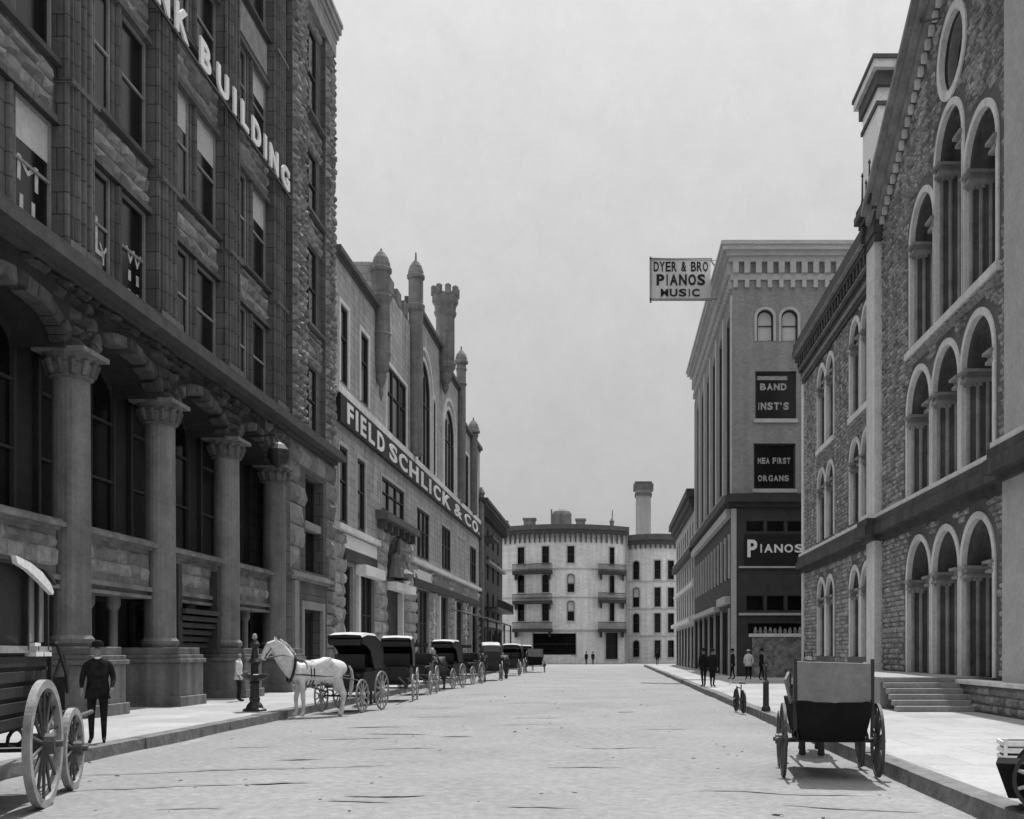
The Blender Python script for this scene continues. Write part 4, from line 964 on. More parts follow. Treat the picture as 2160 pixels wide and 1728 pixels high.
b.build('bowed_wall', m_hotel, H)
h2 = [(c - .5, c + .5, z0, z1, r) for c, r in ((4.1, .45), (7.45, 0), (9.6, 0)) for z0, z1 in ((13.3, 16.3), (8.9, 12.0), (4.8, 7.9), (.9, 3.6))]
b = MB(); bow(b, FH2, 2.6, 14, 0, 20.2, h2, .8); b.build('corner_wall', m_hotel, H)
b = MB(); b.box(-22, 14, 176, 182, 0, 19.9); b.box(-22, 2.5, 171, 176, 0, 20.9); b.build('rear_block', m_hotel, H)
for o in ho: window(H, FH, o, -.25, m_wood_dk, m_glass, (1, 2), fw=.1, blind=.5 if (o[0] < -5.5 and o[1] > -6.6 and o[2] < 12 and o[2] > 5) else None)
for o in h2: window(H, FH2, o, -.25, m_wood_dk, m_glass, (1, 2), fw=.1, blind=.45 if o[2] in (8.9,) and o[4] else None)
b = MB()
for F_, oo in ((FH, ho), (FH2, h2)):
    for o in oo:
        if o[3] - o[2] < 2.2 and o[1] - o[0] > 3: continue
        b.cut(); b.wb(F_, o[0] - .15, o[1] + .15, o[2] - .18, o[2], -.1, .2); surround(b, F_, o, .16, -.05, .1)
b.build('window_surround', m_ptrim, H)
def bband(name, F, u0, u1, bands, step, m):
    mb = MB(); n = max(1, int((u1 - u0) / step))
    for z0, z1, w0, w1 in bands:
        for i in range(n):
            p, q = u0 + (u1 - u0) * i / n, u0 + (u1 - u0) * (i + 1) / n; mb.wb(F, p, q, z0, z1, w0, w1)
    return mb.build(name, m, H)
bband('main_cornice', FH, -22, 2.9, [(20.0, 20.5, -.3, .9), (20.5, 21.2, -.3, 1.5)], 1., m_hcornice)
bband('corner_cornice', FH2, 2.7, 14, [(18.9, 19.5, -.3, .7), (19.5, 20.4, -.3, 1.2)], .9, m_hcornice)
bband('string_course', FH, -22, 2.6, [(14.5, 14.62, -.1, .14), (10.1, 10.25, -.1, .14), (5.0, 5.2, -.1, .18)], 1., m_ptrim)
bband('string_course', FH2, 2.6, 14, [(12.9, 13.05, -.1, .14), (8.5, 8.65, -.1, .14), (4.2, 4.4, -.1, .18)], .8, m_ptrim)
b = MB(); k = -21.5
while k < 2.4: b.wb(FH, k, k + .3, 19.2, 20.0, 0, .55); b.wb(FH, k + .05, k + .25, 18.6, 19.2, 0, .3); k += .8
k = 3
while k < 13.8: b.wb(FH2, k, k + .28, 18.2, 18.9, 0, .45); k += .8
b.build('cornice_bracket', m_hcornice, H)
def balc(F, u0, u1, z, d=1.7):
    q = MB(); n = 6
    for i in range(n):
        p0, p1 = u0 + (u1 - u0) * i / n, u0 + (u1 - u0) * (i + 1) / n; q.wb(F, p0, p1, z - .5, z, 0, d); q.wb(F, p0, p1, z + .95, z + 1.05, d - .1, d)
    k = u0
    while k < u1: q.wb(F, k, k + .07, z, z + .95, d - .09, d - .02); k += .16
    q.wb(F, u0 + .3, u0 + .6, z - 1.3, z - .5, 0, 1.0); q.wb(F, u1 - .6, u1 - .3, z - 1.3, z - .5, 0, 1.0)
    q.build('balcony', m_hrail, H)
for z in (14.2, 9.6, 5.3): balc(FH, -15.2, -8.9, z)
for z in (14.2, 9.8, 5.3): balc(FH, -1.9, 2.4, z)
# roof: dormer, chimneys, tall stack
b = MB(); b.box(-9.2, -6.2, 163, 166, 21, 23.3); b.lathe((-7.7, 164.5, 23.3), [(1.6, 0), (1.4, .5), (.8, .9), (.1, 1.1)], 12); b.box(-9.35, -9.1, 162.8, 163, 21, 24); b.build('roof_dormer', m_turret, H)
for x0, x1, z in ((-13.6, -11.8, 22.7), (-5.4, -4.0, 22.6), (-17, -16.2, 22.3)):
    b = MB(); b.box(x0, x1, 163, 164.4, 20.9, z - .3); b.box(x0 - .15, x1 + .15, 162.9, 164.5, z - .3, z); b.build('chimney', m_turret, H)
b = MB(); b.tube((.2, 164, 21), (.3, 164, 24), .08); b.lathe((.2, 164, 21), [(.4, 0), (.3, .8), (.4, 1.3), (.05, 1.8)], 8); b.build('vent', m_turret, H)
cs = thing('tall_chimney', (5.7, 185, 0), 'tall square brick chimney stack rising behind the white hotel', 'chimney')
b = MB(); b.box(4.5, 7.1, 184, 186.6, 0, 30.4); b.build('shaft', m_pbrick, cs)
b = MB(); b.box(4.3, 7.3, 183.8, 186.8, 29.3, 29.8); b.box(4.05, 7.55, 183.6, 187.0, 30.4, 31.4); b.box(4.3, 7.3, 183.8, 186.8, 31.4, 31.8); b.build('cap', m_hcornice, cs)
# ================================================================== wheels and vehicles
def wheel(parent, x, y, R_, ns=12, rim=m_tire, spoke=m_spoke, tw=.05, rd=.06, n=36):
    z = R_ + .008; s = MB(); s.tube((x - tw * 1.6, y, z), (x + tw * 1.6, y, z), .085 * R_ / .6 + .02, n=12); s.tube((x - tw * 2.4, y, z), (x + tw * 2.4, y, z), .04, n=8)
    for k in range(ns):
        t = 2 * math.pi * (k + .5) / ns; s.tube((x, y + .06 * math.cos(t), z + .06 * math.sin(t)), (x, y + (R_ - rd) * math.cos(t), z + (R_ - rd) * math.sin(t)), .026, .018, 6)
    o = s.build('wheel', spoke, parent, local=True)
    r = MB(); r.ring((x, y, z), (1, 0, 0), R_ - rd, R_, tw / 2, n); r.build('rim', rim, o, local=True)
    return o
def axle(parent, y, x, R_):
    a = MB(); a.tube((-x, y, R_), (x, y, R_), .03, n=8)
    for s in (-1, 1):
        for k in range(6):
            t0, t1 = math.pi * k / 6, math.pi * (k + 1) / 6
            a.tube((s * x * .62, y - .32 * math.cos(t0), R_ + .05 + .13 * math.sin(t0)), (s * x * .62, y - .32 * math.cos(t1), R_ + .05 + .13 * math.sin(t1)), .022, n=6)
            a.tube((s * x * .62, y - .32 * math.cos(t0), R_ + .05 - .05 * math.sin(t0)), (s * x * .62, y - .32 * math.cos(t1), R_ + .05 - .05 * math.sin(t1)), .022, n=6)
    return a.build('axle', m_iron, parent, local=True)

# --- delivery wagon in the left foreground
W = thing('delivery_wagon', (-7.385, 12.0, 0.0), 'large covered delivery wagon with tall pale-rimmed wheels parked in the left foreground', 'wagon', rz=R(15), world=False)
for x in (-.78, .78): wheel(W, x, 0, .75, 14, spoke=m_darkspoke, tw=.085, rd=.10, n=48); wheel(W, x * .9, 1.75, .54, 12, spoke=m_darkspoke, tw=.08, rd=.09, n=40)
axle(W, 0, .78, .75); axle(W, 1.75, .7, .54)
b = MB(); b.box(-.6, .6, -1.7, .85, .95, 1.04)
for k in range(5): b.box(-.64, -.6, -1.7, .85, .98 + k * .17, 1.1 + k * .17); b.box(.6, .64, -1.7, .85, .98 + k * .17, 1.1 + k * .17)
b.box(-.6, .6, -1.74, -1.7, .96, 1.8); b.box(-.6, -.58, -1.7, .85, 1.04, 1.82); b.box(.58, .6, -1.7, .85, 1.04, 1.82); b.box(-.62, .62, .85, 1.9, .98, 1.05)
for y in (-1.6, .8): b.box(.64, .68, y - .03, y + .03, .9, 1.85); b.box(-.68, -.64, y - .03, y + .03, .9, 1.85)
b.build('slatted_body', m_dkpaint, W, local=True, bevel=.006)
b = MB(); b.box(-.66, .66, -1.72, .86, 1.82, 1.9); b.build('side_rail', m_wood_md, W, local=True)
b = MB()
for s in (-1, 1):
    x0, x1 = sorted((s * .58, s * .62)); b.cut(); b.box(x0 * 1.0, x1, -.12, .24, 1.95, 2.75); b.cut(); b.box(x0, x1, .30, .66, 1.95, 2.72)
b.build('side_panel', m_canvas, W, local=True)
b = MB(); b.box(-.6, -.56, -1.68, -.2, 1.9, 2.8); b.cut(); b.box(.56, .6, -1.68, -.2, 1.9, 2.8); b.cut(); b.box(-.56, .56, -1.68, -1.64, 1.9, 2.8); b.build('dark_panel', m_dkpaint, W, local=True)
b = MB()
for s in (-1, 1):
    for y in (-1.7, -.16, .27, .72): b.cut(); b.box(s * .63 - .03, s * .63 + .03, y - .03, y + .03, 1.85, 2.82)
b.build('post', m_dkpaint, W, local=True)
b = MB(); rg = []
for y, h in ((-1.85, 0), (-.6, .03), (.2, .02), (.5, -.06), (.75, -.14)):
    rg.append([(.74 * math.sin(t) / math.sin(.7), y, 2.84 + h + .38 * (math.cos(t) - math.cos(.7))) for t in [-.7 + 1.4 * k / 10 for k in range(11)]] + [(.74 * math.sin(t) / math.sin(.7), y, 2.79 + h + .38 * (math.cos(t) - math.cos(.7))) for t in [.7 - 1.4 * k / 10 for k in range(11)]])
b.loft(rg); b.build('roof', m_dkpaint, W, local=True)
b = MB(); FW = lambda u, z, w: (.74 + w, u, z)
b.prism(FW, [(-1.15, 2.86), (-.6, 2.83), (-.1, 2.76), (.28, 2.65), (.42, 2.56), (.38, 2.52), (.1, 2.58), (-.3, 2.67), (-.7, 2.74), (-1.1, 2.78)], 0, .05); b.build('canvas_flap', m_linen, W, local=True)
b = MB(); b.box(.60, .72, -.08, .22, 1.78, 1.83); b.box(.60, .72, .30, .62, 1.78, 1.83); b.box(.60, .70, -.05, .2, 1.90, 1.94); b.build('step_plate', m_linen, W, local=True)
b = MB(); b.box(-.55, .55, .95, 1.3, 1.45, 1.52); b.box(-.55, .55, .92, .97, 1.5, 1.9); b.box(-.5, .5, 1.05, 1.25, 1.05, 1.45); b.build('seat', m_leather, W, local=True, bevel=.015)
b = MB(); b.box(-.58, .58, 1.9, 1.93, 1.05, 1.5); b.path([(.66, 1.0, 1.5), (.7, 1.25, 1.85), (.68, 1.6, 1.55)], .022, 6); b.path([(.7, .95, 1.95), (.72, 1.35, 1.55), (.7, 1.5, 1.3)], .026, 6); b.build('dashboard', m_iron, W, local=True)
b = MB(); b.tube((.35, 2.0, .8), (.42, 4.3, .9), .035); b.tube((-.35, 2.0, .8), (-.42, 4.3, .9), .035); b.build('shaft', m_darkspoke, W, local=True)

# --- hooded carriage
def carriage(label, loc, rz):
    c = thing('hooded_carriage', loc, label, 'carriage', 'carriages standing along the left kerb', rz=rz, world=False)
    for x in (-.68, .68): wheel(c, x, -.6, .61, 12, rim=m_tire, spoke=m_spoke, tw=.04, rd=.05); wheel(c, x * .95, .95, .5, 12, rim=m_tire, spoke=m_spoke, tw=.04, rd=.05)
    axle(c, -.6, .68, .61); axle(c, .95, .64, .5)
    b = MB(); FX = lambda u, z, w: (w, u, z)
    b.prism(FX, [(-1.05, .95), (-.9, .62), (.15, .58), (.4, .72), (1.1, .74), (1.15, .85), (.45, .84), (.35, 1.2), (-.3, 1.25), (-1.1, 1.3)], -.48, .48); b.build('body', m_leather, c, local=True, bevel=.02)
    b = MB(); b.box(-.46, .46, -.55, .1, 1.2, 1.34); b.box(-.46, .46, -.78, -.55, 1.2, 1.75); b.box(-.45, .45, .55, .85, 1.05, 1.15); b.build('seat', m_dkpaint, c, local=True, bevel=.03)
    b = MB(); rg = []
    prof = [(.75, 2.28), (.3, 2.36), (-.4, 2.34), (-.88, 2.16), (-1.1, 1.75), (-1.12, 1.25)]
    for (y, z) in prof: rg.append([(-.56, y, z - .02), (-.5, y, z + .05), (0, y, z + .07), (.5, y, z + .05), (.56, y, z - .02), (.5, y + (.02 if z > 2 else .05), z - .03), (0, y + (.02 if z > 2 else .05), z - .03), (-.5, y + (.02 if z > 2 else .05), z - .03)])
    b.loft(rg); b.mi = [1 if (i < 24 and i % 8 < 4) else 0 for i in range(len(b.f))]; h = b.build('hood', [m_leather, m_topgloss], c, local=True)  # upper faces take the pale colour painted for sunlit gloss
    b = MB()
    for s in (-1, 1):
        b.prism(FX, [(.7, 2.27), (.3, 2.34), (-.4, 2.32), (-.86, 2.14), (-1.08, 1.74), (-1.1, 1.28), (-.35, 1.28), (-.15, 1.55), (.0, 1.85), (.3, 2.0), (.72, 2.08)], s * .52, s * .545)
    b.add([(-.5, -1.07, 1.26), (.5, -1.07, 1.26), (.5, -1.05, 1.76), (-.5, -1.05, 1.76)], [(0, 1, 2, 3)]); b.build('side_curtain', m_leather, h, local=True)
    b = MB(); b.add([(-.5, .72, 2.2), (.5, .72, 2.2), (.5, .7, 2.02), (-.5, .7, 2.02)], [(0, 1, 2, 3)]); b.add([(-.48, .3, 1.3), (.48, .3, 1.3), (.48, .34, 1.75), (-.48, .34, 1.75)], [(0, 1, 2, 3)]); b.build('front_apron', m_leather, c, local=True)
    b = MB(); b.prism(lambda u, z, w: (u, 1.15 + w, z), [(-.42, .85), (.42, .85), (.45, 1.28), (-.45, 1.28)], 0, .03); b.build('dashboard', m_leather, c, local=True)
    b = MB(); b.box(.5, .6, .28, .38, 1.3, 1.5); b.lathe((.55, .33, 1.5), [(.06, 0), (.02, .07)], 8); b.build('side_lamp', m_tire, c, local=True)
    b = MB()
    for s in (-1, 1): b.path([(s * .4, 1.1, .62), (s * .38, 1.7, .72), (s * .33, 3.2, .95)], .028, 7)
    b.build('shaft', m_darkspoke, c, local=True); return c
c1 = carriage('black hooded carriage with top coloured pale as if sunlit right behind the white horse', (-7.95, 32.3, 0), R(172))
def cp(o, loc, rz, label, sc=1):
    c = copy_tree(o); c.location = loc; c.rotation_euler.z = rz; c['label'] = label; c.scale = (sc, sc, sc); return c
cp(c1, (-8.0, 39.2, 0), R(186), 'second hooded carriage in the row, standing in front of the shop entrance arch')
cp(c1, (-8.2, 52, 0), R(172), 'third hooded carriage in the left row, all dark, beyond the second one')
cp(c1, (-7.6, 66, 0), R(10), 'fourth hooded carriage in the left row, pale top and wheel toward the street')
def open_buggy(loc, rz, label):
    c = cp(c1, loc, rz, label); c.name = 'open_buggy'; c['category'] = 'buggy'; del c['group']
    for k in kids(c):
        if k.name.startswith('hood'):
            for q in kids(k): bpy.data.objects.remove(q)
            bpy.data.objects.remove(k)
    return c
open_buggy((-8.3, 45.2, 0), R(181), 'open buggy without a hood between the second and third carriages')
open_buggy((-8.1, 58.8, 0), R(170), 'open buggy without a hood between the third and fourth carriages')
cp(c1, (-7.9, 86, 0), R(176), 'hooded carriage among the awning posts, next to last of the left row')
cp(c1, (-7.9, 97, 0), R(182), 'tiny last hooded carriage of the left row beyond the awning posts')
cp(c1, (-7.6, 79, 0), R(190), 'small hooded carriage just short of the thin awning posts, fifth pale top in the row')

# --- express wagon on the right with canvas panel
def express(label, loc, rz, group=None):
    c = thing('express_wagon', loc, label, 'wagon', group, rz=rz, world=False)
    for x in (-.72, .72): wheel(c, x, 0, .575, 12, rim=m_tyredark, spoke=m_darkspoke, tw=.045, rd=.06); wheel(c, x * .93, 1.45, .47, 12, rim=m_darkspoke, spoke=m_darkspoke, tw=.045, rd=.055)
    axle(c, 0, .84, .575); axle(c, 1.45, .68, .47)
    b = MB(); rg = []
    for z, x, y0, y1 in ((.58, .40, -.25, 1.6), (.62, .47, -.4, 1.75), (.9, .53, -.48, 1.85), (1.19, .57, -.52, 1.9)): rg.append([(-x, y0, z), (x, y0, z), (x, y1, z), (-x, y1, z)])
    b.loft(rg); b.build('body', m_wagonbody, c, local=True, bevel=.015)
    b = MB(); rg = []                                # slack canvas over a frame, its lower hem sagging
    n = 12
    def cv(y0, y1, zt):
        pts = []
        for i in range(n + 1):
            t = i / n; pts.append((-.545 + 1.09 * t, y0 + .018 * math.sin(t * 9), 1.22 - .045 * math.sin(math.pi * t) + .015 * math.sin(t * 13)))
        return pts
    lo, hi = cv(-.50, 0, 0), [(-.545 + 1.09 * i / n, -.47 + .008 * math.sin(i), 1.80 - .03 * i / n) for i in range(n + 1)]
    b.add(lo + hi, [(i, i + 1, n + 2 + i, n + 1 + i) for i in range(n)])
    bk = [(x, .25, z) for x, y, z in hi]; b.add(hi + bk, [(i, i + 1, n + 2 + i, n + 1 + i) for i in range(n)])
    for s, k in ((-1, 0), (1, n)):
        x = s * .55; b.add([(x, -.48, 1.2), (x, .25, 1.2), (x, .25, hi[k][2]), (x, -.48, hi[k][2])], [(0, 1, 2, 3)])
    b.build('canvas_cover', m_canvas, c, local=True)
    b = MB()
    for s in (-1, 1): b.cut(); b.box(s * .575 - .025, s * .575 + .025, -.46, -.4, .8, 1.84); b.cut(); b.box(s * .575 - .022, s * .575 + .022, .5, .55, 1.1, 1.6)
    b.build('post', m_iron, c, local=True); b = MB(); b.box(-.57, .57, .9, 1.25, 1.35, 1.42); b.build('seat_board', m_iron, c, local=True)
    b = MB(); b.path([(-.6, .0, 1.15), (-.68, .1, 1.5), (-.62, .25, 1.62), (-.6, .4, 1.3)], .025, 6); b.path([(.6, .0, 1.15), (.68, .1, 1.35), (.66, .4, 1.2)], .022, 6); b.build('mudguard_iron', m_tire, c, local=True)
    b = MB()
    for s in (-1, 1): b.tube((s * .3, 1.7, .7), (s * .33, 4.0, .95), .03)
    b.build('shaft', m_darkspoke, c, local=True); return c
X1 = express('black express wagon with grey canvas panel seen from behind at the right kerb', (3.2, 15.2, 0), R(-5)); X1.scale = (.94, .94, .94)
cp(X1, (-6.5, 90, 0), R(4), 'small distant wagon with a pale square back ahead of the row of carriages', 1.15)

# --- hand cart cut by the right edge
hc = thing('hand_cart', (4.51, 10.75, .2), 'dark hand cart with a pale-spoked wheel at the bottom right corner on the pavement', 'cart', rz=R(-112), world=False)
wheel(hc, .38, 0, .34, 10, rim=m_iron, spoke=m_spoke, tw=.04, rd=.04); wheel(hc, -.40, 0, .34, 10, rim=m_iron, spoke=m_spoke, tw=.04, rd=.04)
b = MB(); b.tube((-.42, 0, .35), (.42, 0, .35), .022); b.build('axle', m_iron, hc, local=True)
b = MB(); b.loft([[(-.27, -.38, .14), (.27, -.38, .14), (.27, .4, .14), (-.27, .4, .14)], [(-.32, -.5, .5), (.32, -.5, .5), (.32, .5, .5), (-.32, .5, .5)]]); b.build('box', m_wagonbody, hc, local=True, bevel=.01)
b = MB(); b.path([(.25, .5, .45), (.25, 1.3, .8)], .022); b.cut(); b.path([(-.25, .5, .45), (-.25, 1.3, .8)], .022); b.build('handle', m_darkspoke, hc, local=True)

# --- slatted crate and lumps on the right pavement
cr = thing('slatted_crate', (5.9, 14.7, .2), 'weathered pale crate with open dark slats lying on the right pavement', 'crate', rz=R(-12), world=False)
b = MB()
for k in range(4): b.box(-.4, .45, -.25, -.22, .02 + k * .1, .085 + k * .1); b.box(-.4, .45, .22, .25, .02 + k * .1, .085 + k * .1); b.box(-.4, -.37, -.22, .22, .02 + k * .1, .085 + k * .1); b.box(.42, .45, -.22, .22, .02 + k * .1, .085 + k * .1)
b.build('slat', m_trim, cr, local=True)
b = MB(); b.box(-.36, .41, -.2, .2, .0, .3); b.build('contents', m_dkpaint, cr, local=True)
b = MB()
for x in (-.38, .02, .42): b.box(x, x + .05, -.27, -.25, 0, .42)
b.build('corner_post', m_trim, cr, local=True)
# dung, straw and loose stones trodden into the street
b = MB()
for k in range(230):
    y = 9 + 90 * random.random() ** 1.7; x = random.uniform(KL(y) + .1, KR - .1); r = random.uniform(.008, .03) * (1.8 if random.random() < .12 else 1)
    c = (x + 2.3) / 6.4; z = .06 * max(0, 1 - c * c) - .02 + .012 * N.noise(Vector((x * .9, y * .35, 0))) + .010 * N.noise(Vector((x * 3.1, y * .7, 3))) + .006 * N.noise(Vector((x * 6, y * 2.5, 7)))
    a = random.uniform(0, 3.1); e = random.uniform(1, 2.4); n = 7; top = []; bot = []
    for q in range(n):
        t = 2 * math.pi * q / n; rr_ = r * random.uniform(.7, 1.2); px, py = rr_ * e * math.cos(t), rr_ * math.sin(t)
        X_, Y_ = x + px * math.cos(a) - py * math.sin(a), y + px * math.sin(a) + py * math.cos(a); bot.append((X_, Y_, z - .01)); top.append((x + (X_ - x) * .6, y + (Y_ - y) * .6, z + r * .5))
    b.loft([bot, top])
struct(b.build('street_litter', mat('dung and loose stone', .19, var=.4, vs=3, island=.6)), 'stuff')

# --- iron post with drinking basin, hitching post, bicycle
fp = thing('iron_fountain', (-9.76, 28.6, .2), 'black cast iron fountain post with flared foot on the left pavement by the white horse', 'fountain', world=False)
b = MB(); b.lathe((0, 0, 0), [(.32, 0), (.32, .05), (.24, .09), (.2, .18), (.13, .26), (.15, .34), (.12, .4), (.12, .72), (.15, .76), (.12, .8)], 12); b.build('base', m_iron, fp, local=True)
b = MB(); b.lathe((0, 0, 0), [(.12, .8), (.3, .9), (.37, 1.0), (.34, 1.02), (.1, .95), (.1, 1.25), (.17, 1.35), (.1, 1.45), (.07, 1.7), (.12, 1.76), (.14, 1.84), (.06, 1.95)], 14); b.build('basin', m_iron, fp, local=True)
b = MB(); b.lathe((-.25, 0, 1.0), [(.05, 0), (.07, .06), (.05, .12)], 8); b.lathe((0, 0, 1.95), [(.03, 0), (.08, .06), (.06, .14), (.01, .18)], 8); b.build('cup', m_tire, fp, local=True)
hp = thing('hitching_post', (4.26, 28.6, .2), 'slim black iron hitching post at the right kerb', 'post', world=False)
b = MB(); b.lathe((0, 0, 0), [(.13, 0), (.12, .1), (.085, .15), (.08, .75), (.1, .8), (.035, .86), (.03, 1.2)], 10); b.build('shaft', m_iron, hp, local=True)
b = MB(); b.ring((0, 0, 1.27), (0, 1, 0), .05, .075, .012, 16); b.build('tie_ring', m_iron, hp, local=True)
bi = thing('bicycle', (3.86, 31.2, .0), 'bicycle leaned on the right kerb seen end on', 'bicycle', rz=R(5), world=False)
wheel(bi, 0, -.5, .35, 14, rim=m_iron, spoke=m_iron, tw=.035, rd=.035); wheel(bi, 0, .52, .35, 14, rim=m_iron, spoke=m_iron, tw=.035, rd=.035)
b = MB(); b.path([(0, -.5, .35), (0, -.12, .30), (0, .42, .78), (0, .52, .35)], .018, 7); b.path([(0, -.12, .3), (0, -.22, .85)], .018, 7); b.path([(0, -.2, .74), (0, .4, .76)], .018, 7); b.path([(0, -.5, .35), (0, -.2, .74)], .012, 6); b.build('frame', m_iron, bi, local=True)
b = MB(); b.path([(-.24, .3, .84), (-.18, .42, .92), (0, .44, .9), (.18, .42, .92), (.24, .3, .84)], .016, 7); b.build('handlebar', m_tire, bi, local=True)
b = MB(); b.loft([[(-.09, -.34, .87), (.09, -.34, .87), (.09, -.34, .91), (-.09, -.34, .91)], [(-.02, -.06, .88), (.02, -.06, .88), (.02, -.06, .91), (-.02, -.06, .91)]]); b.build('saddle', m_leather, bi, local=True)

# ================================================================== horses
def horse(label, loc, rz, coat, sc=1., head_up=True, group=None, mane=m_mane):
    t = thing('horse', loc, label, 'horse', group, rz=rz, world=False)
    J = {'tailhead': (0, -.88, 1.34, .09, .12), 'rump': (0, -.68, 1.26, .26, .30), 'hip': (0, -.45, 1.25, .29, .31), 'belly': (0, -.05, 1.17, .31, .36), 'chest': (0, .38, 1.17, .25, .30), 'breast': (0, .6, 1.2, .19, .24)}
    if head_up: J.update({'neck1': (0, .74, 1.44, .17, .27), 'neck2': (0, .92, 1.70, .16, .26), 'poll': (0, 1.08, 1.95, .10, .15), 'cheek': (0, 1.19, 1.88, .105, .16), 'face': (0, 1.33, 1.68, .075, .105), 'muzzle': (0, 1.41, 1.52, .075, .085)})
    else: J.update({'neck1': (0, .82, 1.36, .12, .17), 'neck2': (0, 1.05, 1.5, .10, .14), 'poll': (0, 1.24, 1.64, .085, .10), 'cheek': (0, 1.35, 1.55, .085, .11), 'face': (0, 1.46, 1.36, .06, .075), 'muzzle': (0, 1.52, 1.2, .058, .06)})
    p = J['poll']
    J.update({'earL': (-.06, p[1] - .02, p[2] + .09, .028), 'tipL': (-.075, p[1], p[2] + .19, .01), 'earR': (.06, p[1] - .02, p[2] + .09, .028), 'tipR': (.075, p[1], p[2] + .19, .01)})
    E_ = [('tailhead', 'rump'), ('rump', 'hip'), ('hip', 'belly'), ('belly', 'chest'), ('chest', 'breast'), ('breast', 'neck1'), ('neck1', 'neck2'), ('neck2', 'poll'), ('poll', 'cheek'), ('cheek', 'face'), ('face', 'muzzle'), ('poll', 'earL'), ('earL', 'tipL'), ('poll', 'earR'), ('earR', 'tipR')]
    for s, q in ((-1, 'L'), (1, 'R')):
        f = .05 * s
        J.update({'sh' + q: (.17 * s, .42, 1.0, .10, .13), 'el' + q: (.16 * s, .40, .82, .075, .095), 'kn' + q: (.15 * s, .43 + f, .50, .066), 'ca' + q: (.15 * s, .42 + f, .34, .048), 'ft' + q: (.15 * s, .42 + f, .15, .055), 'ho' + q: (.15 * s, .46 + f, .06, .065), 'hb' + q: (.15 * s, .47 + f, .02, .072),
                  'st' + q: (.18 * s, -.50, 1.0, .17, .23), 'th' + q: (.17 * s, -.62, .78, .11, .14), 'hk' + q: (.16 * s, -.78 - f, .55, .068, .085), 'cn' + q: (.16 * s, -.76 - f, .36, .052), 'hf' + q: (.16 * s, -.73 - f, .15, .058), 'hh' + q: (.16 * s, -.69 - f, .06, .067), 'hs' + q: (.16 * s, -.68 - f, .02, .074)})
        E_ += [('chest', 'sh' + q), ('sh' + q, 'el' + q), ('el' + q, 'kn' + q), ('kn' + q, 'ca' + q), ('ca' + q, 'ft' + q), ('ft' + q, 'ho' + q), ('ho' + q, 'hb' + q),
               ('hip', 'st' + q), ('st' + q, 'th' + q), ('th' + q, 'hk' + q), ('hk' + q, 'cn' + q), ('cn' + q, 'hf' + q), ('hf' + q, 'hh' + q), ('hh' + q, 'hs' + q)]
    vs, fs = skin(J, E_, 'belly', 2)
    m = MB(); m.add(vs, fs); body = m.build('body', coat, t, local=True, smooth=True)
    m = MB(); nk = [J[k] for k in ('neck1', 'neck2', 'poll')]
    w_ = [(0, J['breast'][1] + .02, 1.52)] + [(0, a[1] - a[4] * .75, a[2] + a[4] * .62) for a in nk]
    for a, c in zip(w_[:-1], w_[1:]):
        m.loft([[(a[0] - .03, a[1], a[2] - .1), (a[0] + .03, a[1], a[2] - .1), (a[0] + .015, a[1] - .03, a[2] + .05), (a[0] - .015, a[1] - .03, a[2] + .05)], [(c[0] - .03, c[1], c[2] - .1), (c[0] + .03, c[1], c[2] - .1), (c[0] + .015, c[1] - .03, c[2] + .05), (c[0] - .015, c[1] - .03, c[2] + .05)]])
    m.build('mane', mane, t, local=True, smooth=True)
    m = MB(); m.loft([[(r * math.cos(q), y + r * .6 * math.sin(q), z) for q in [2 * math.pi * i / 9 for i in range(9)]] for r, y, z in ((.04, -.93, 1.36), (.055, -1.0, 1.24), (.085, -1.02, 1.0), (.09, -1.0, .75), (.06, -.97, .55), (.01, -.96, .42))]); m.build('tail', mane, t, local=True, smooth=True)
    # harness: collar, girth, breeching, traces, bridle
    m = MB()
    def oval(cy, cz, rx, rz_, tilt, r=.022, n=18):
        pts = [(rx * math.cos(2 * math.pi * i / n), cy + tilt * rz_ * math.sin(2 * math.pi * i / n), cz + rz_ * math.sin(2 * math.pi * i / n)) for i in range(n + 1)]; m.path(pts, r, 6)
    oval(.64, 1.3, .25, .37, -.22, .04); oval(.12, 1.16, .295, .315, 0, .02); oval(.2, 1.16, .295, .32, 0, .015)
    for s in (-1, 1):
        m.path([(s * .23, .68, 1.16), (s * .30, .12, 1.1), (s * .285, -.5, 1.06), (s * .3, -1.1, .95)], .02, 6)
        m.path([(s * .27, -.5, 1.1), (s * .2, -.86, 1.08), (0, -.97, 1.08)], .018, 6)
        q = J['cheek']; u = J['muzzle']; m.path([(s * .088, q[1] - .05, q[2] + .1), (s * .1, q[1] + .02, q[2] - .06), (s * .062, u[1] - .04, u[2] + .05)], .012, 5)
        m.path([(s * .062, u[1] - .03, u[2] + .04), (s * .17, J['neck2'][1], J['neck2'][2] - .05), (s * .2, .1, 1.48)], .009, 5)
    oval(J['face'][1], J['face'][2], .068, .07, -.5, .011, 12); m.build('harness', m_leather, t, local=True)
    for o in kids(t): pass
    t.scale = (sc, sc, sc); return t
hz1 = horse('white horse in black harness standing at the left kerb with its head raised', (-8.35, 29.5, 0), R(124), m_whitehorse, 1.05)
hz2 = horse('dark harnessed horse standing on the road just ahead of the black express wagon', (3.62, 18.9, 0), R(-9), m_darkhorse, 1.0, False, 'dark harness horses', m_darkhorse)
for x, y, a, lb in ((-8.4, 36.1, 186, 'dark horse between the first and second carriage'), (-8.1, 48.7, 175, 'dark horse between the second and third carriage'), (-7.7, 62.6, 188, 'dark horse in front of the fourth carriage'), (-7.2, 70.2, 10, 'dark horse beyond the fourth carriage')): cp(hz2, (x, y, 0), R(a), lb)

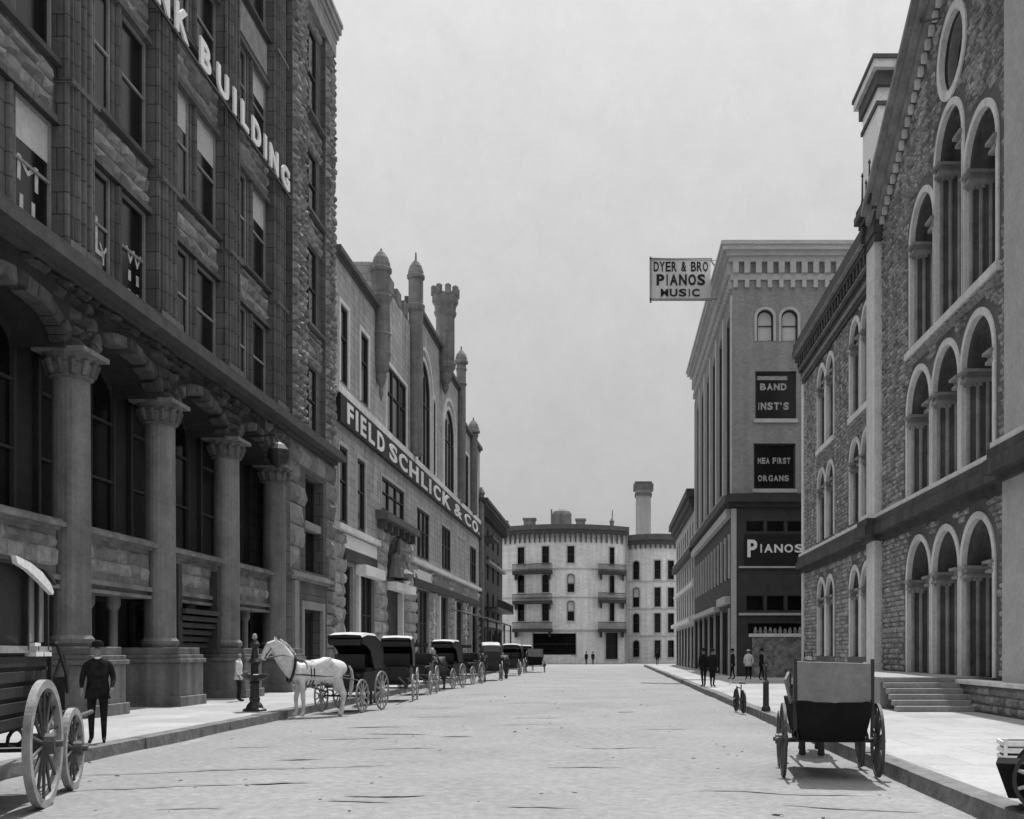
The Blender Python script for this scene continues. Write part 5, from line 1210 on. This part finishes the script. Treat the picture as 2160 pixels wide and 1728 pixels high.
# ================================================================== people
def person(label, loc, rz, top=m_cloth, legs=m_cloth, h=1.74, hat='bowler', bent=.0, walk=0., group='people on the pavements', arms=0.):
    t = thing('person', loc, label, 'person', group, rz=rz, world=False); k = h / 1.76
    J = {'pelvis': (0, 0, .95, .15, .11), 'waist': (0, .0, 1.1, .135, .1), 'chest': (0, .0, 1.30, .17, .12), 'coll': (0, -.005, 1.43, .12, .08), 'neck': (0, .01, 1.51, .055), 'jaw': (0, .03, 1.58, .062, .07), 'skull': (0, .015, 1.66, .08, .095), 'crown': (0, .0, 1.72, .06, .07), 'nose': (0, .125, 1.625, .012)}
    E_ = [('pelvis', 'waist'), ('waist', 'chest'), ('chest', 'coll'), ('coll', 'neck'), ('neck', 'jaw'), ('jaw', 'skull'), ('skull', 'crown'), ('skull', 'nose')]
    for s, q in ((-1, 'L'), (1, 'R')):
        st = walk * s
        J.update({'s' + q: (.19 * s, 0, 1.40, .065), 'e' + q: (.255 * s, -.03, 1.13, .05), 'w' + q: (.24 * s, .06 + arms * .18, .89 + arms * .14, .032), 'p' + q: (.235 * s, .085 + arms * .2, .83 + arms * .14, .03, .02),
                  'h' + q: (.095 * s, 0, .86, .095), 'k' + q: (.1 * s, .03 + st * .5, .49, .062), 'a' + q: (.1 * s, -.01 + st, .09, .042), 'f' + q: (.11 * s, .09 + st, .04, .042, .03), 't' + q: (.12 * s, .18 + st, .03, .035, .025)})
        E_ += [('coll', 's' + q), ('s' + q, 'e' + q), ('e' + q, 'w' + q), ('w' + q, 'p' + q), ('pelvis', 'h' + q), ('h' + q, 'k' + q), ('k' + q, 'a' + q), ('a' + q, 'f' + q), ('f' + q, 't' + q)]
        px, py, pz = J['p' + q][:3]
        for i, (dx, L) in enumerate(((-.024, .075), (-.008, .085), (.008, .08), (.024, .065))):
            a, c = f'{q}g{i}a', f'{q}g{i}b'; J[a] = (px + dx * .4, py + dx * .9 + .008, pz - L * .6, .0095); J[c] = (px + dx * .4 - .012 * s, py + dx * .9 + .02, pz - L, .008); E_ += [('p' + q, a), (a, c)]
        J[q + 'th'] = (px - .03 * s, py + .03, pz - .02, .011); E_.append(('p' + q, q + 'th'))
    J = {a: tuple(x * k for x in v) for a, v in J.items()}
    vs, fs = skin(J, E_, 'pelvis', 1); m = MB()
    for f in fs:
        c = [sum(vs[i][a] for i in f) / len(f) / k for a in range(3)]
        m.mi.append(0 if (c[2] > 1.53 or (abs(c[0]) > .2 and c[2] < .91 + arms * .14)) else (2 if c[2] < .95 else 1))
    m.v = list(vs); m.f = list(fs); m.build('body', [m_skin, top, legs], t, local=True, smooth=True)
    m = MB(); n = 16
    rings = [[(rx * k * math.cos(2 * math.pi * i / n), (cy + ry * math.sin(2 * math.pi * i / n)) * k, z * k) for i in range(n)] for z, rx, ry, cy in ((.78, .215, .155, 0), (.95, .195, .145, 0), (1.12, .17, .125, 0), (1.3, .2, .14, 0), (1.42, .19, .115, 0), (1.49, .08, .075, 0))]
    m.loft(rings); m.build('coat', top, t, local=True, smooth=True)
    if hat: 
        m = MB(); 
        if hat == 'bowler': m.lathe((0, .01 * k, 1.69 * k), [(.135, 0), (.14, .012), (.1, .016), (.098, .06), (.085, .105), (.04, .13), (.005, .134)], 16)
        else: m.lathe((0, .01 * k, 1.69 * k), [(.15, 0), (.15, .01), (.09, .015), (.088, .07), (.03, .08)], 16)
        m.build('hat', m_cloth if hat == 'bowler' else m_linen, t, local=True)
    m = MB(); m.lathe((0, .015 * k, 1.475 * k), [(.066, 0), (.062, .05), (.058, .055)], 12); m.build('collar', m_linen, t, local=True); return t
g = None
person('man in a dark suit and bowler hat standing at the kerb beyond the big wheel', (-9.22, 18.75, .2), R(200), h=1.78, arms=.5)
p3 = person('man in dark clothes standing nearest the street of the pair at the right kerb', (4.35, 48.7, .2), R(20), walk=.1, h=1.75)
person('man in dark clothes standing on the inner side of the pair at the right kerb', (4.7, 48.2, .2), R(-30), h=1.72, walk=-.08)
person('man in white shirt and straw hat near the piano store corner', (8.0, 60.5, .2), R(160), top=m_linen, hat='straw', walk=.12)
cp(p3, (7.2, 61.5, .2), R(90), 'dark figure walking left of the man in the white shirt'); cp(p3, (8.6, 59.5, .2), R(-90), 'dark figure just right of the man in the white shirt')
cp(p3, (6.3, 64.5, .2), R(30), 'dark figure by the pale shopfront posts of the piano store')
cp(p3, (-3.4, 146, .0), R(30), 'tiny left figure of the pair crossing before the hotel'); cp(p3, (-2.5, 147, .0), R(200), 'tiny right figure of the pair crossing before the hotel')
cp(p3, (5.6, 125, .2), R(0), 'tiny figure at the far end of the right pavement')
person('hatless figure in a pale shirt by the dark doorway behind the iron fountain', (-12.2, 34.2, .2), R(-80), top=m_linen, hat=None, h=1.6)
